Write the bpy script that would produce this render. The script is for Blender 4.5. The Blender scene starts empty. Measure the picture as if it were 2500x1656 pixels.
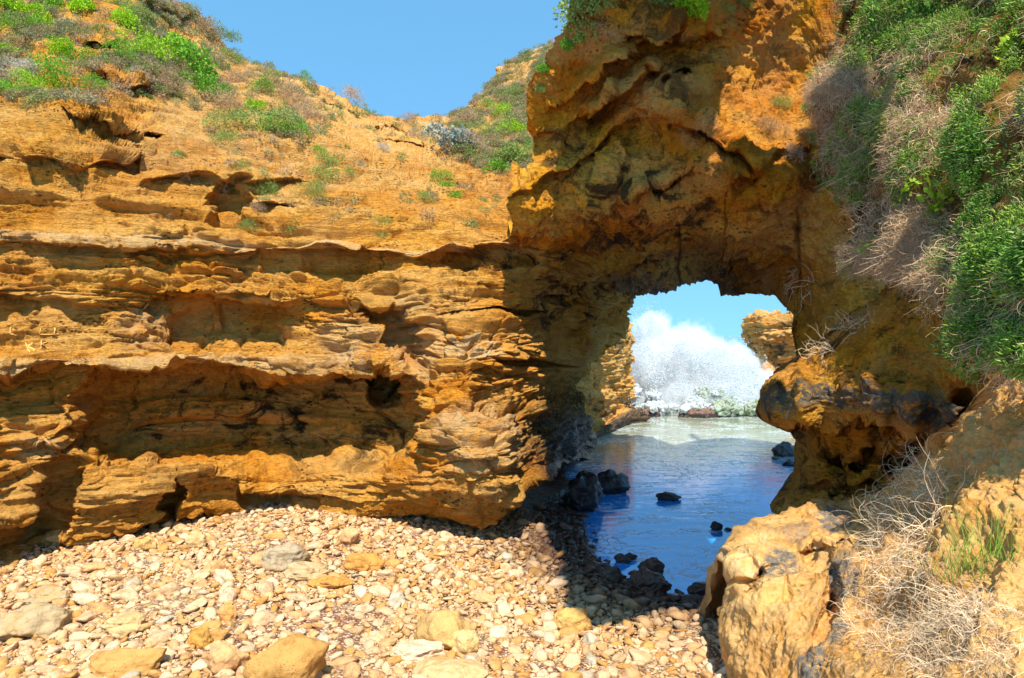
import bpy, math, random, time
import numpy as np
T0 = time.time()
random.seed(7)
R = math.radians
S = bpy.context.scene
COL = S.collection

# ---------------------------------------------------------------- camera
FPX, CX, CY, H = 1667.0, 1250.0, 820.0, 3.2      # focal length in source pixels, centre, camera height above the water
cam_d = bpy.data.cameras.new("camera")
cam_d.sensor_width = 36; cam_d.lens = 36 * FPX / 2500
cam_d.clip_start = 0.05; cam_d.clip_end = 20000
cam = bpy.data.objects.new("camera", cam_d); COL.objects.link(cam)
cam.location = (0, 0, H); cam.rotation_euler = (R(90 - 0.28), 0, 0)
S.camera = cam

# ---------------------------------------------------------------- sky, sun, exposure
SUN = np.array([0.04, -0.56, 0.83]); SUN /= np.linalg.norm(SUN)
elev = math.asin(SUN[2]); az = math.atan2(SUN[0], SUN[1])
W = bpy.data.worlds.new("World"); S.world = W; W.use_nodes = True
wn = W.node_tree; wn.nodes.clear()
sky = wn.nodes.new("ShaderNodeTexSky"); sky.sky_type = 'NISHITA'; sky.sun_disc = False
sky.sun_elevation = elev; sky.sun_rotation = az
sky.air_density = 1.0; sky.dust_density = 0.0; sky.ozone_density = 2.0
bg = wn.nodes.new("ShaderNodeBackground"); bg.inputs[1].default_value = 0.15
wo = wn.nodes.new("ShaderNodeOutputWorld")
tc = wn.nodes.new("ShaderNodeTexCoord"); vm = wn.nodes.new("ShaderNodeVectorMath"); vm.operation = 'ADD'; vm.inputs[1].default_value = (0, 0, 0.42)
wn.links.new(tc.outputs['Generated'], vm.inputs[0]); vn = wn.nodes.new("ShaderNodeVectorMath"); vn.operation = 'NORMALIZE'
wn.links.new(vm.outputs[0], vn.inputs[0]); wn.links.new(vn.outputs[0], sky.inputs[0])
hs = wn.nodes.new("ShaderNodeHueSaturation"); hs.inputs['Saturation'].default_value = 1.15; hs.inputs['Value'].default_value = 1.3; hs.inputs['Hue'].default_value = 0.478
wn.links.new(sky.outputs[0], hs.inputs['Color']); wn.links.new(hs.outputs[0], bg.inputs[0]); wn.links.new(bg.outputs[0], wo.inputs[0])
sl = bpy.data.lights.new("sun", 'SUN'); sl.energy = 4.4; sl.angle = R(0.53); sl.color = (1, 0.95, 0.86)
sun = bpy.data.objects.new("sun", sl); COL.objects.link(sun)
from mathutils import Vector
sun.rotation_euler = Vector(SUN).to_track_quat('Z', 'Y').to_euler(); sun.location = (0, 0, 30)
S.view_settings.view_transform = 'Standard'; S.view_settings.look = 'None'
S.view_settings.exposure = 0.88; S.view_settings.gamma = 1
S.cycles.volume_bounces = 5; S.cycles.volume_step_rate = 1.0; S.cycles.max_bounces = 12; S.cycles.diffuse_bounces = 6; S.cycles.transparent_max_bounces = 12

# ---------------------------------------------------------------- numpy helpers
_rg = np.random.RandomState(3)
PERM = np.concatenate([_rg.permutation(256)] * 3).astype(np.int32)
G = _rg.randn(256, 3).astype(np.float32); G /= np.linalg.norm(G, axis=1, keepdims=True)

def perlin(P, seed=0):
    P = P.astype(np.float32) + np.float32(seed * 17.31)
    I = np.floor(P).astype(np.int32); F = P - I; I &= 255
    U = F * F * F * (F * (F * 6 - 15) + 10)
    x0, y0, z0 = I[:, 0], I[:, 1], I[:, 2]
    out = 0
    for dx in (0, 1):
        a = PERM[x0 + dx]; wx = U[:, 0] if dx else 1 - U[:, 0]
        for dy in (0, 1):
            b = PERM[a + y0 + dy]; wy = U[:, 1] if dy else 1 - U[:, 1]
            for dz in (0, 1):
                g = G[PERM[b + z0 + dz]]; wz = U[:, 2] if dz else 1 - U[:, 2]
                out = out + wx * wy * wz * (g[:, 0] * (F[:, 0] - dx) + g[:, 1] * (F[:, 1] - dy) + g[:, 2] * (F[:, 2] - dz))
    return out * 1.5

def fbm(P, octv=4, seed=0, gain=0.5, ridged=False):
    o = 0; a = 1.0; f = 1.0
    for k in range(octv):
        n = perlin(P * f, seed + k)
        if ridged: n = 1 - 2 * np.abs(n)
        o = o + a * n; a *= gain; f *= 2.03
    return o

def worley(P, seed=0):
    """distance to the nearest and second nearest feature point"""
    I = np.floor(P).astype(np.int32); F = (P - I).astype(np.float32)
    d1 = np.full(len(P), 9, np.float32); d2 = d1.copy()
    for dx in (-1, 0, 1):
        for dy in (-1, 0, 1):
            for dz in (-1, 0, 1):
                h = PERM[PERM[PERM[(I[:, 0] + dx + seed) & 255] + ((I[:, 1] + dy) & 255)] + ((I[:, 2] + dz) & 255)]
                ox = dx + 0.5 + 0.45 * G[h, 0] - F[:, 0]; oy = dy + 0.5 + 0.45 * G[h, 1] - F[:, 1]; oz = dz + 0.5 + 0.45 * G[h, 2] - F[:, 2]
                d = ox * ox + oy * oy + oz * oz
                m = d < d1
                d2 = np.where(m, d1, np.minimum(d2, d)); d1 = np.where(m, d, d1)
    return np.sqrt(d1), np.sqrt(d2)

def sstep(x, a, b):
    t = np.clip((x - a) / (b - a), 0, 1); return t * t * (3 - 2 * t)

def w3(px, py, Y):
    """point of the place seen at a source pixel at forward distance Y"""
    return np.stack([(px - CX) * Y / FPX, Y + 0 * px, H - (py - CY) * Y / FPX], -1)

def at(px, py, Y):
    return Vector(((px - CX) * Y / FPX, Y, H - (py - CY) * Y / FPX))

def tps(pts):
    """smooth depth through scattered control points"""
    p = np.array(pts, float); c = p[:, :2] / 1000; v = np.log(p[:, 2]); n = len(p)
    d = np.linalg.norm(c[:, None] - c[None], axis=2); K = d * d * np.log(d + 1e-9)
    A = np.zeros((n + 3, n + 3)); A[:n, :n] = K + 2e-4 * np.eye(n)
    A[:n, n] = 1; A[:n, n + 1:] = c; A[n, :n] = 1; A[n + 1:, :n] = c.T
    w = np.linalg.solve(A, np.concatenate([v, [0, 0, 0]]))
    def f(px, py):
        q = np.stack([np.ravel(px), np.ravel(py)], 1) / 1000
        o = w[n] + q @ w[n + 1:]
        for k in range(n):
            r2 = ((q - c[k]) ** 2).sum(1)
            o = o + w[k] * 0.5 * r2 * np.log(r2 + 1e-12)
        return np.exp(o).reshape(np.shape(px))
    return f

def line(x, pts):
    p = np.array(pts, float); return np.interp(x, p[:, 0], p[:, 1])

def mesh_from(name, V, F, mat, smooth=True, attrs=None, link=True, parent=None):
    """V (n,3), F (m,k) one polygon size"""
    me = bpy.data.meshes.new(name)
    V = np.ascontiguousarray(V, np.float32); F = np.ascontiguousarray(F, np.int32); m, k = F.shape
    me.vertices.add(len(V)); me.vertices.foreach_set("co", V.ravel())
    me.loops.add(m * k); me.loops.foreach_set("vertex_index", F.ravel())
    me.polygons.add(m); me.polygons.foreach_set("loop_start", np.arange(0, m * k, k, dtype=np.int32))
    me.polygons.foreach_set("use_smooth", np.full(m, smooth))
    if attrs:
        for a, val in attrs.items():
            at_ = me.attributes.new(a, 'FLOAT', 'POINT'); at_.data.foreach_set("value", np.ascontiguousarray(val, np.float32))
    me.update(calc_edges=True); me.validate()
    if mat is not None: me.materials.append(mat)
    o = bpy.data.objects.new(name, me)
    if link: COL.objects.link(o)
    if parent is not None: o.parent = parent
    return o

def tag(o, label=None, cat=None, group=None, kind=None):
    if label: o['label'] = label
    if cat: o['category'] = cat
    if group: o['group'] = group
    if kind: o['kind'] = kind
    return o

def grid_faces(nr, nc):
    a = (np.arange(nr - 1)[:, None] * nc + np.arange(nc - 1)[None]).ravel()
    return np.stack([a, a + 1, a + nc + 1, a + nc], 1)

def grid_normals(Pg):
    du = np.gradient(Pg, axis=1); dv = np.gradient(Pg, axis=0)
    n = np.cross(du, dv); n /= np.linalg.norm(n, axis=2, keepdims=True) + 1e-9
    return n

def blur(A, k):
    """box blur along both axes"""
    for ax in (0, 1):
        B = np.cumsum(np.concatenate([np.repeat(np.take(A, [0], ax), k + 1, ax), A, np.repeat(np.take(A, [-1], ax), k, ax)], ax), ax)
        n = A.shape[ax]
        A = (np.take(B, np.arange(2 * k + 1, 2 * k + 1 + n), ax) - np.take(B, np.arange(0, n), ax)) / (2 * k + 1)
    return A

# ---------------------------------------------------------------- node helpers
class NT:
    def __init__(s, name):
        s.m = bpy.data.materials.new(name); s.m.use_nodes = True; s.t = s.m.node_tree; s.t.nodes.clear()
        s.out = s.n('ShaderNodeOutputMaterial')
    def n(s, t, **kw):
        x = s.t.nodes.new(t)
        for k, v in kw.items(): setattr(x, k, v)
        return x
    def put(s, sock, v):
        if isinstance(v, bpy.types.NodeSocket): s.t.links.new(v, sock)
        elif isinstance(v, (tuple, list)) and len(v) == 3 and sock.type == 'RGBA': sock.default_value = (*v, 1)
        else: sock.default_value = v
    def coord(s, kind='Object'): return s.n('ShaderNodeTexCoord').outputs[kind]
    def mp(s, v, scale=(1, 1, 1), loc=(0, 0, 0), rot=(0, 0, 0)):
        x = s.n('ShaderNodeMapping'); s.put(x.inputs[0], v); x.inputs['Scale'].default_value = scale
        x.inputs['Location'].default_value = loc; x.inputs['Rotation'].default_value = rot; return x.outputs[0]
    def noise(s, v, scale=1, detail=5, rough=0.55, dist=0):
        x = s.n('ShaderNodeTexNoise'); s.put(x.inputs['Vector'], v); x.inputs['Scale'].default_value = scale
        x.inputs['Detail'].default_value = detail; x.inputs['Roughness'].default_value = rough; x.inputs['Distortion'].default_value = dist
        return x.outputs['Fac']
    def vor(s, v, scale=1, feature='F1', out='Distance', rnd=1):
        x = s.n('ShaderNodeTexVoronoi', feature=feature); s.put(x.inputs['Vector'], v); x.inputs['Scale'].default_value = scale
        x.inputs['Randomness'].default_value = rnd; return x.outputs[out]
    def rng(s, v, a, b, c=0, d=1, smooth=False):
        x = s.n('ShaderNodeMapRange'); s.put(x.inputs[0], v)
        for i, q in enumerate((a, b, c, d)): x.inputs[i + 1].default_value = q
        if smooth: x.interpolation_type = 'SMOOTHSTEP'
        return x.outputs[0]
    def math(s, op, a, b=0, clamp=False):
        x = s.n('ShaderNodeMath', operation=op); x.use_clamp = clamp; s.put(x.inputs[0], a); s.put(x.inputs[1], b); return x.outputs[0]
    def mix(s, f, a, b, blend='MIX'):
        x = s.n('ShaderNodeMix', data_type='RGBA', blend_type=blend); s.put(x.inputs[0], f); s.put(x.inputs[6], a); s.put(x.inputs[7], b); return x.outputs[2]
    def ramp(s, v, stops):
        x = s.n('ShaderNodeValToRGB'); s.put(x.inputs[0], v); e = x.color_ramp.elements
        while len(e) < len(stops): e.new(0.5)
        for q, (p, c) in zip(e, stops): q.position = p; q.color = (*c, 1)
        return x.outputs[0]
    def attr(s, name): return s.n('ShaderNodeAttribute', attribute_name=name).outputs['Fac']
    def bump(s, h, strength, dist, nrm=None):
        x = s.n('ShaderNodeBump'); s.put(x.inputs['Height'], h); x.inputs['Strength'].default_value = strength; x.inputs['Distance'].default_value = dist
        if nrm is not None: s.t.links.new(nrm, x.inputs['Normal'])
        return x.outputs[0]
    def bsdf(s, color, rough=0.9, nrm=None, spec=0.2, **kw):
        x = s.n('ShaderNodeBsdfPrincipled'); s.put(x.inputs['Base Color'], color); s.put(x.inputs['Roughness'], rough)
        s.put(x.inputs['Specular IOR Level'], spec)
        for k, v in kw.items(): s.put(x.inputs[k], v)
        if nrm is not None: s.t.links.new(nrm, x.inputs['Normal'])
        s.t.links.new(x.outputs[0], s.out.inputs[0]); return x

def rock_material(name, tones, stain=0.35, stain_col=(0.035, 0.02, 0.01), pale_col=(0.80, 0.56, 0.28), dark_col=(0.10, 0.088, 0.085),
                  bumpf=1.15, banded=1.0, pit=1.0, seed=0):
    n = NT(name); c = n.mp(n.coord(), loc=(seed * 3.7, seed * 1.3, seed * 2.1))
    big = n.noise(c, 0.55, 6, 0.6, 0.3)
    band = n.noise(n.mp(c, (0.5, 0.5, 4.5)), 1.0, 7, 0.62, 0.4)
    mixv = n.math('ADD', n.math('MULTIPLY', big, 1 - 0.5 * banded), n.math('MULTIPLY', band, 0.5 * banded))
    col = n.ramp(mixv, [(0.30, tones[0]), (0.44, tones[1]), (0.54, tones[2]), (0.68, tones[3])])
    fine = n.noise(c, 9, 8, 0.7)
    col = n.mix(1.0, col, n.ramp(fine, [(0.25, (0.50, 0.42, 0.34)), (0.48, (1, 1, 1)), (0.75, (1.22, 1.24, 1.3))]), 'MULTIPLY')
    col = n.mix(1.0, col, n.ramp(n.noise(n.mp(c, (.6, .6, 2.2)), 26, 6, 0.75), [(0.32, (0.60, 0.50, 0.38)), (0.46, (1, 1, 1)), (0.7, (1.1, 1.1, 1.14))]), 'MULTIPLY')
    col = n.mix(n.rng(n.noise(n.mp(c, (1, 1, 1.8), loc=(9, 4, 1)), .8, 5, .6), .42, .68, 0, .55), col, (0.82, 0.46, 0.14))
    # dark mineral and lichen stains
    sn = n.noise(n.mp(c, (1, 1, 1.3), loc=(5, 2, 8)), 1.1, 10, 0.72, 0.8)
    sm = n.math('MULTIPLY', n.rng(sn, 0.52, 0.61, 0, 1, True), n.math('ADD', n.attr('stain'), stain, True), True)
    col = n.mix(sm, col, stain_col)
    s2 = n.noise(n.mp(c, (1.1, 1.1, 1.5), loc=(1, 7, 3)), 3.6, 9, 0.75, 0.6)
    sm2 = n.math('MULTIPLY', n.rng(s2, 0.52, 0.60, 0, 1, True), n.math('ADD', n.math('MULTIPLY', n.attr('stain'), .7), stain - .3, True), True)
    col = n.mix(n.math('MULTIPLY', sm2, .85), col, stain_col)
    # honeycomb pits, with their inner shade painted into the colour
    pv = n.vor(n.mp(c, (1, 1, 1.5)), 10, 'F1'); pm = n.rng(n.noise(c, 1.7, 4), 0.5, 0.62)
    pitm = n.math('MULTIPLY', n.rng(pv, 0.12, 0.3, 1, 0), n.math('MULTIPLY', pm, pit), True)
    col = n.mix(n.math('MULTIPLY', pitm, 0.7), col, (0.10, 0.05, 0.015))
    pn = n.rng(n.noise(c, 6, 8, 0.75), 0.36, 0.56, 0.0, 1)
    col = n.mix(n.math('MULTIPLY', n.attr('pale'), pn, True), col, pale_col)
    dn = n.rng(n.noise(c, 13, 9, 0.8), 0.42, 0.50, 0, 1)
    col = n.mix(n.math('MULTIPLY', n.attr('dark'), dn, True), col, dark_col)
    wet = n.attr('wet')
    col = n.mix(wet, col, n.mix(1.0, col, (0.20, 0.16, 0.14), 'MULTIPLY'))
    rough = n.rng(wet, 0, 1, 0.92, 0.22)
    h = n.math('ADD', n.math('MULTIPLY', n.noise(c, 6, 10, 0.72), 0.7), n.math('MULTIPLY', n.noise(n.mp(c, (0.6, 0.6, 5)), 6, 8, 0.7), 0.7 * banded))
    h = n.math('SUBTRACT', h, n.math('MULTIPLY', pitm, 0.55))
    h = n.math('ADD', h, n.math('MULTIPLY', n.noise(c, 40, 5, 0.7), 0.10))
    nb = n.bump(n.math('ADD', n.math('MULTIPLY', n.noise(c, 17, 6, .7), .35), n.math('MULTIPLY', n.noise(n.mp(c, (.7, .7, 3.5)), 24, 5, .7), .3)), 0.8 * bumpf, 0.07)
    nb = n.bump(h, 1.0 * bumpf, 0.13, nb)
    n.bsdf(col, rough, nb, n.rng(wet, 0, 1, 0.12, 0.6))
    return n.m

OCHRE = [(0.52, 0.15, 0.010), (0.76, 0.285, 0.022), (0.84, 0.385, 0.055), (0.88, 0.50, 0.15)]
RUST = [(0.42, 0.10, 0.004), (0.66, 0.21, 0.008), (0.80, 0.32, 0.014), (0.85, 0.44, 0.04)]
EARTH = [(0.44, 0.145, 0.016), (0.60, 0.235, 0.028), (0.68, 0.305, 0.05), (0.76, 0.41, 0.10)]
M_CLIFF = rock_material("cliff_limestone", OCHRE, 0.22, dark_col=(0.022, 0.017, 0.015))
M_ARCH = rock_material("arch_limestone", RUST, 0.55, stain_col=(0.10, 0.05, 0.014), banded=0.45, pit=0.8, seed=1)
M_LEDGE = rock_material("ledge_limestone", RUST, 0.45, stain_col=(0.09, 0.045, 0.013), dark_col=(0.16, 0.135, 0.10), banded=0.8, pit=1.0, seed=2)
M_OUT = rock_material("outcrop_limestone", EARTH, 0.25, dark_col=(0.20, 0.17, 0.13), banded=0.3, pit=0.7, seed=3, bumpf=0.7)
M_SEA = rock_material("sea_cliff_limestone", OCHRE, 0.5, banded=1.0, seed=4)

# ---------------------------------------------------------------- layer builder
LAY = {}
def strata(P, amp=1.0, big=1.0, fine=1.0, seed=0):
    x, y, z = P[:, 0], P[:, 1], P[:, 2]
    warp = perlin(np.stack([x * .22, y * .22, z * .1], 1), 40 + seed)
    q = z + 0.35 * warp
    d = 0.26 * big * fbm(np.stack([x * .45, y * .45, q * .55], 1), 4, seed)
    n1 = fbm(np.stack([x * .35, y * .35, q * 2.3], 1), 3, 11 + seed)
    d += 0.11 * amp * (sstep(n1, -0.12, 0.18) - 0.5) * 1.6
    n2 = fbm(np.stack([x * .9, y * .9, q * 7.5], 1), 4, 21 + seed, 0.6)
    mask = sstep(perlin(np.stack([x * .4, y * .4, q * .9], 1), 33 + seed), -0.25, 0.3)
    d += (0.012 + 0.036 * mask) * amp * np.clip(n2, -1.2, 1.2)
    n3 = fbm(np.stack([x * 1.6, y * 1.6, q * 15], 1), 2, 51 + seed, 0.5)
    d += 0.045 * amp * (0.3 + mask) * (sstep(n3, -.1, .25) - .5)
    n4 = fbm(np.stack([x * .7, y * .7, q * 4.2], 1), 3, 57 + seed, 0.6)
    d += 0.065 * amp * (sstep(n4, -.05, .22) - .5)
    d += 0.026 * fine * fbm(P * 2.6, 5, 5 + seed, 0.6)
    d -= 0.018 * fine * np.clip(fbm(P * 5.5, 3, 61 + seed, .6, True), 0, 2)
    vj = np.abs(perlin(np.stack([x * .9, y * .9, z * .25], 1) + .25 * n2[:, None], 77 + seed)); d -= .09 * amp * (1 - sstep(vj, 0, .035)) * sstep(perlin(P * .8, 78), -.2, .2)
    hj = np.abs(perlin(np.stack([x * .3, y * .3, q * 3.2], 1) + .12 * n2[:, None], 79 + seed)); d -= .10 * amp * (1 - sstep(hj, 0, .05)) * sstep(perlin(P * np.array([.5, .5, .9]), 80), -.25, .15)
    return d

def blocks(P, scale, amp, seed=0):
    a, b = worley(P * np.array([1, 1, 2.6]) / scale + 0.3 * np.stack([perlin(P / scale, 3), perlin(P / scale, 4), perlin(P / scale, 5)], 1), seed)
    e = b - a
    return amp * (sstep(e, 0.0, 0.22) - 0.7 - 0.5 * a)

def build_layer(name, mat, PX, PY, Y, disp, attrs, curl_u=None, curl_l=None, curl_t=None, curl_b=None, parent=None, kind=None, nblur=9):
    """PX, PY, Y are grids (rows top to bottom). curls: arrays of (dx,dy,dz) world offsets appended past that edge."""
    P = w3(PX, PY, Y)
    nr, nc = PX.shape
    def ext(P, side, offs):
        edge = {'r': P[:, -1], 'l': P[:, 0], 't': P[0], 'b': P[-1]}[side]
        def fit(o):
            o = np.array(o, float)
            if o.ndim == 2 and len(o) != len(edge): o = np.concatenate([np.repeat(o[:1], len(edge) - len(o), 0), o])
            return o
        E = np.stack([edge + fit(o) for o in offs], 0)
        if side == 'r': return np.concatenate([P, E.transpose(1, 0, 2)], 1)
        if side == 'l': return np.concatenate([E[::-1].transpose(1, 0, 2), P], 1)
        if side == 't': return np.concatenate([E[::-1], P], 0)
        return np.concatenate([P, E], 0)
    pad = [0, 0, 0, 0]
    for i, (s, o) in enumerate((('t', curl_t), ('b', curl_b), ('l', curl_l), ('r', curl_u))):
        if o is not None: P = ext(P, s, o); pad[i] = len(o)
    N = grid_normals(blur(blur(P, nblur), nblur))
    N = np.where((N * (np.array([0, 0, H]) - P)).sum(2, keepdims=True) < 0, -N, N) if False else N
    core = (slice(pad[0], P.shape[0] - pad[1]), slice(pad[2], P.shape[1] - pad[3]))
    s = np.sign((N[core] * (np.array([0, 0, H]) - P[core])).sum(2).mean()); N = N * s
    nr2, nc2 = P.shape[:2]
    Pf = P.reshape(-1, 3)
    A = {}
    for k, v in attrs.items():
        A[k] = np.pad(v, ((pad[0], pad[1]), (pad[2], pad[3])), mode='edge').ravel()
    D = disp(Pf, np.pad(PX, ((pad[0], pad[1]), (pad[2], pad[3])), mode='edge').ravel(), np.pad(PY, ((pad[0], pad[1]), (pad[2], pad[3])), mode='edge').ravel())
    Pd = Pf + N.reshape(-1, 3) * D[:, None]
    o = mesh_from(name, Pd, grid_faces(nr2, nc2), mat, True, A, parent=parent)
    if s > 0: o.data.flip_normals()
    Pg = Pd.reshape(nr2, nc2, 3)
    NN = grid_normals(blur(Pg, 1)) * s
    pxs = CX + FPX * Pd[:, 0] / np.maximum(Pd[:, 1], .1); pys = CY + FPX * (H - Pd[:, 2]) / np.maximum(Pd[:, 1], .1)
    LAY[name] = (Pd, NN.reshape(-1, 3), pxs, pys)
    print(name, len(Pd), round(time.time() - T0, 1)); return o

def surf(layer, px, py):
    P, N, a, b = LAY[layer]
    d = (a - px) ** 2 + (b - py) ** 2 + 0.0 * P[:, 1]
    k = np.argsort(d)[:1] if False else [int(np.argmin(d + 4 * P[:, 1]))]
    return P[k[0]].astype(float), N[k[0]].astype(float)

def ledge(px, py, pts, amp, hup, thk, under, hdn, win=None, soft=30):
    t = py - line(px, pts)
    sd = pts[0][1] * .37
    m = .75 + .35 * np.sin(px * .011 + sd) + .28 * np.sin(px * .027 + 2 * sd) + .16 * np.sin(px * .071 + 3 * sd); amp = amp * np.clip(m, .15, 1.4); under = under * np.clip(m, .3, 1.3)
    t = t + 3 * np.sin(px * .043 + sd)
    o = -amp * sstep(t, -hup, 0) * (1 - sstep(t, thk, thk + 7)) + under * sstep(t, thk, thk + 7) * (1 - sstep(t, thk + 7, thk + hdn))
    if win: o = o * sstep(px, win[0] - soft, win[0]) * (1 - sstep(px, win[1], win[1] + soft))
    return o

def blob(px, py, cx, cy, rx, ry, amp, rot=0, p=1.0, edge=0.35):
    c, s = math.cos(R(rot)), math.sin(R(rot)); dx, dy = px - cx, py - cy
    d = np.sqrt(((dx * c + dy * s) / rx) ** 2 + ((-dx * s + dy * c) / ry) ** 2)
    return amp * (1 - sstep(d, 1 - edge, 1 + edge * 0.3))

# ---------------------------------------------------------------- left cliff
L_pts = [(-500,1700,6.4),(-500,828,6.8),(-500,300,8.0),(-500,-200,10),
 (0,1390,8.55),(0,1250,8.45),(0,1100,8.6),(0,850,8.9),(0,580,9.2),(0,430,9.6),(0,250,11),(0,100,14),(0,-100,18),
 (130,1340,9.05),(230,700,9.6),(200,1150,9.1),(220,300,10.7),(400,1255,9.8),(400,1100,9.7),(400,850,9.9),(400,600,10.2),(400,430,10.9),(400,300,12.8),(400,150,16),(400,0,20),
 (600,1235,10.7),(600,1100,10.1),(600,850,10.4),(600,600,10.7),(600,430,11.5),(600,330,13),(600,250,16),(600,150,21),(520,60,22),(750,195,22),(750,300,16),
 (900,1250,10.3),(900,1100,10.3),(900,850,10.6),(900,600,11),(900,450,12.5),(900,350,16),(900,285,21),
 (1050,1275,9.8),(1050,1100,9.7),(1050,850,10.5),(1050,600,11.2),(1050,450,13.2),(1050,350,18),(1050,285,24),
 (1180,600,11.4),(1180,450,14),(1200,350,18.5),(1200,260,25),(1350,200,25),(1350,400,17),
 (1260,1295,9.9),(1250,1150,9.6),(1220,1000,10.3),(1200,850,10.7),(1220,700,11.3),
 (1320,1280,10.6),(1330,1150,10.4),(1395,1150,11.8),(1385,1220,11.4),(1330,1220,10.5),(1320,1000,11.5),(1330,850,12.2),(1350,700,12.2),(1400,600,12),(1500,600,13.5),
 (1400,1240,12.6),(1440,1100,15),(1430,950,15),(1500,830,15.8),(1540,770,16.3),(1560,710,16.5),(1500,700,15)]
L_sky = [(-450,-420),(-200,-200),(0,-60),(350,-30),(420,5),(470,22),(500,45),(516,60),(530,95),(570,125),(600,152),(650,170),(700,188),(750,200),(800,222),(850,245),(900,278),(935,292),(1000,290),(1050,287),(1130,281),(1180,265),(1230,240),(1270,215),(1300,185),(1340,165),(1500,120),(1700,100)]
L_base = [(-450,1850),(0,1400),(130,1350),(300,1300),(400,1262),(600,1240),(700,1243),(800,1255),(900,1272),(1000,1272),(1100,1288),(1200,1300),(1260,1300),(1320,1285),(1360,1262),(1400,1224),(1430,1185),(1600,1120)]
L_edge = [(-500,1345),(560,1345),(600,1600),(640,1620),(690,1603),(715,1562),(770,1549),(800,1543),(822,1538),(838,1505),(860,1482),(890,1462),(940,1420),(960,1428),(1000,1445),(1060,1457),(1100,1445),(1150,1425),(1200,1400),(1260,1388),(1320,1380)]
def make_cliff():
    nc, nr = 860, 570
    u = np.linspace(0, 1, nc); px0 = -450 + 2070 * u
    # denser inside the frame
    px0 = np.interp(u, [0, 0.07, 1], [-450, 0, 1620])
    top = line(px0, L_sky); bot = line(px0, L_base)
    v = np.linspace(0, 1, nr)[:, None]
    PY = top[None] + (bot - top)[None] * v
    PX = np.repeat(px0[None], nr, 0)
    e = line(PY, L_edge)
    PX = np.where(PX > 1100, 1100 + (PX - 1100) * (e - 1100) / 520, PX)
    Y = tps(L_pts)(PX, PY)
    wob = 7 * np.sin(PX * .017) + 4 * np.sin(PX * .053 + 1)
    p, q = PX, PY + wob * 0.6
    ln = ledge
    Y += ln(p, q, [(-450,540),(0,572),(300,576),(480,588),(640,604)], .15, 50, 18, .16, 100, (-500, 640))
    Y += ln(p, q, [(640,608),(950,606),(1150,612)], .14, 40, 12, .34, 110, (660, 1140))
    Y += ln(p, q, [(150,735),(350,722),(640,742),(830,728)], .14, 40, 14, .26, 100, (400, 760), 20)
    Y += ln(p, q, [(-450,700),(0,710),(150,722),(400,735)], .10, 40, 14, .12, 60, (-500, 330))
    Y += ln(p, q, [(-450,885),(0,896),(300,886),(600,880),(880,886)], .26, 60, 18, .14, 120, (-500, 880))
    Y += ln(p, q, [(-450,330),(0,345),(170,375),(340,355)], .24, 60, 24, .24, 75, (-500, 338), 8)
    Y += ln(p, q, [(340,412),(620,408)], .16, 40, 24, .16, 55, (352, 600))
    Y += ln(p, q, [(640,420),(800,400),(900,395)], .2, 30, 24, .2, 45, (620, 770))
    Y += ln(p, q, [(180,250),(330,292),(500,318),(560,330)], .3, 30, 22, .3, 40, (180, 520))
    Y += ln(p, q, [(225,160),(300,178),(365,185)], .5, 16, 18, .7, 42, (230, 370), 10)
    Y += ln(p, q, [(470,130),(540,160),(600,185)], .5, 18, 14, .5, 55, (480, 590), 10)
    Y += ln(p, q, [(360,-4),(420,12),(500,44)], .8, 10, 14, .6, 30, (360, 505), 8)
    Y += ln(p, q, [(190,85),(300,80)], .6, 14, 10, .5, 20, (195, 290), 10)
    Y += ln(p, q, [(700,205),(770,215)], .3, 10, 14, .1, 20, (705, 765), 10)
    Y += ln(p, q, [(790,235),(850,255),(900,290)], .3, 10, 12, .1, 18, (790, 880), 10)
    Y += ln(p, q, [(910,300),(1080,318)], .4, 12, 8, .12, 18, (920, 1075), 10)
    Y += ln(p, q, [(915,330),(1000,345)], .4, 12, 8, .12, 18, (930, 1030), 10)
    Y += ln(p, q, [(-450,1050),(0,1066),(140,1082)], .14, 40, 16, .14, 60, (-500, 140))
    Y += ln(p, q, [(560,1192),(790,1205)], .16, 20, 10, .35, 36, (590, 770), 12)
    Y += ln(p, q, [(640,470),(760,465)], .2, 20, 20, .4, 40, (600, 720))
    # the long hollow under the main ledge
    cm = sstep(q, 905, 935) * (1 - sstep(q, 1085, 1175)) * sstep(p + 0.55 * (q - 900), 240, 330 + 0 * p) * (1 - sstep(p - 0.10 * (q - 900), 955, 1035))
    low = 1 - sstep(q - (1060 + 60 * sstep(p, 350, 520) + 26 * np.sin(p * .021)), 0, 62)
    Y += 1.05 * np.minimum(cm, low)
    Y += blob(p, q, 935, 940, 34, 50, 1.0)
    # diagonal cut below the ledge on the right and the small recesses
    cut = sstep(p - (870 + 0.75 * (q - 740)), -6, 10) * (1 - sstep(p - (950 + 0.45 * (q - 740)), 0, 60)) * sstep(q, 735, 770) * (1 - sstep(q, 880, 930))
    Y += 0.55 * cut
    Y += blob(p, q, 590, 800, 190, 52, .35)
    Y += blob(p, q, 1190, 635, 130, 28, .5)
    # pale block beside the passage with gaps over and under it
    Y += -.28 * sstep(p, 1075, 1085) * (1 - sstep(p, 1362, 1376)) * sstep(q, 772, 779) * (1 - sstep(q, 872, 884))
    Y += blob(p, q, 1200, 766, 130, 7, .5); Y += blob(p, q, 1300, 889, 90, 8, .7)
    # rib that stands proud below and the lower bulge of the pillar
    Y += -.30 * sstep(p - 950 - 40 * np.sin(q * .02), 0, 25) * (1 - sstep(p, 1235, 1330)) * sstep(q, 860, 900) * (1 - sstep(q, 1150, 1260))
    Y += blob(p, q, 1240, 960, 90, 60, .45); Y += blob(p, q, 1180, 1075, 110, 70, -.22)
    Y += 0.22 * sstep(q, 1195, 1290) * sstep(p, 930, 965)
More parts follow.
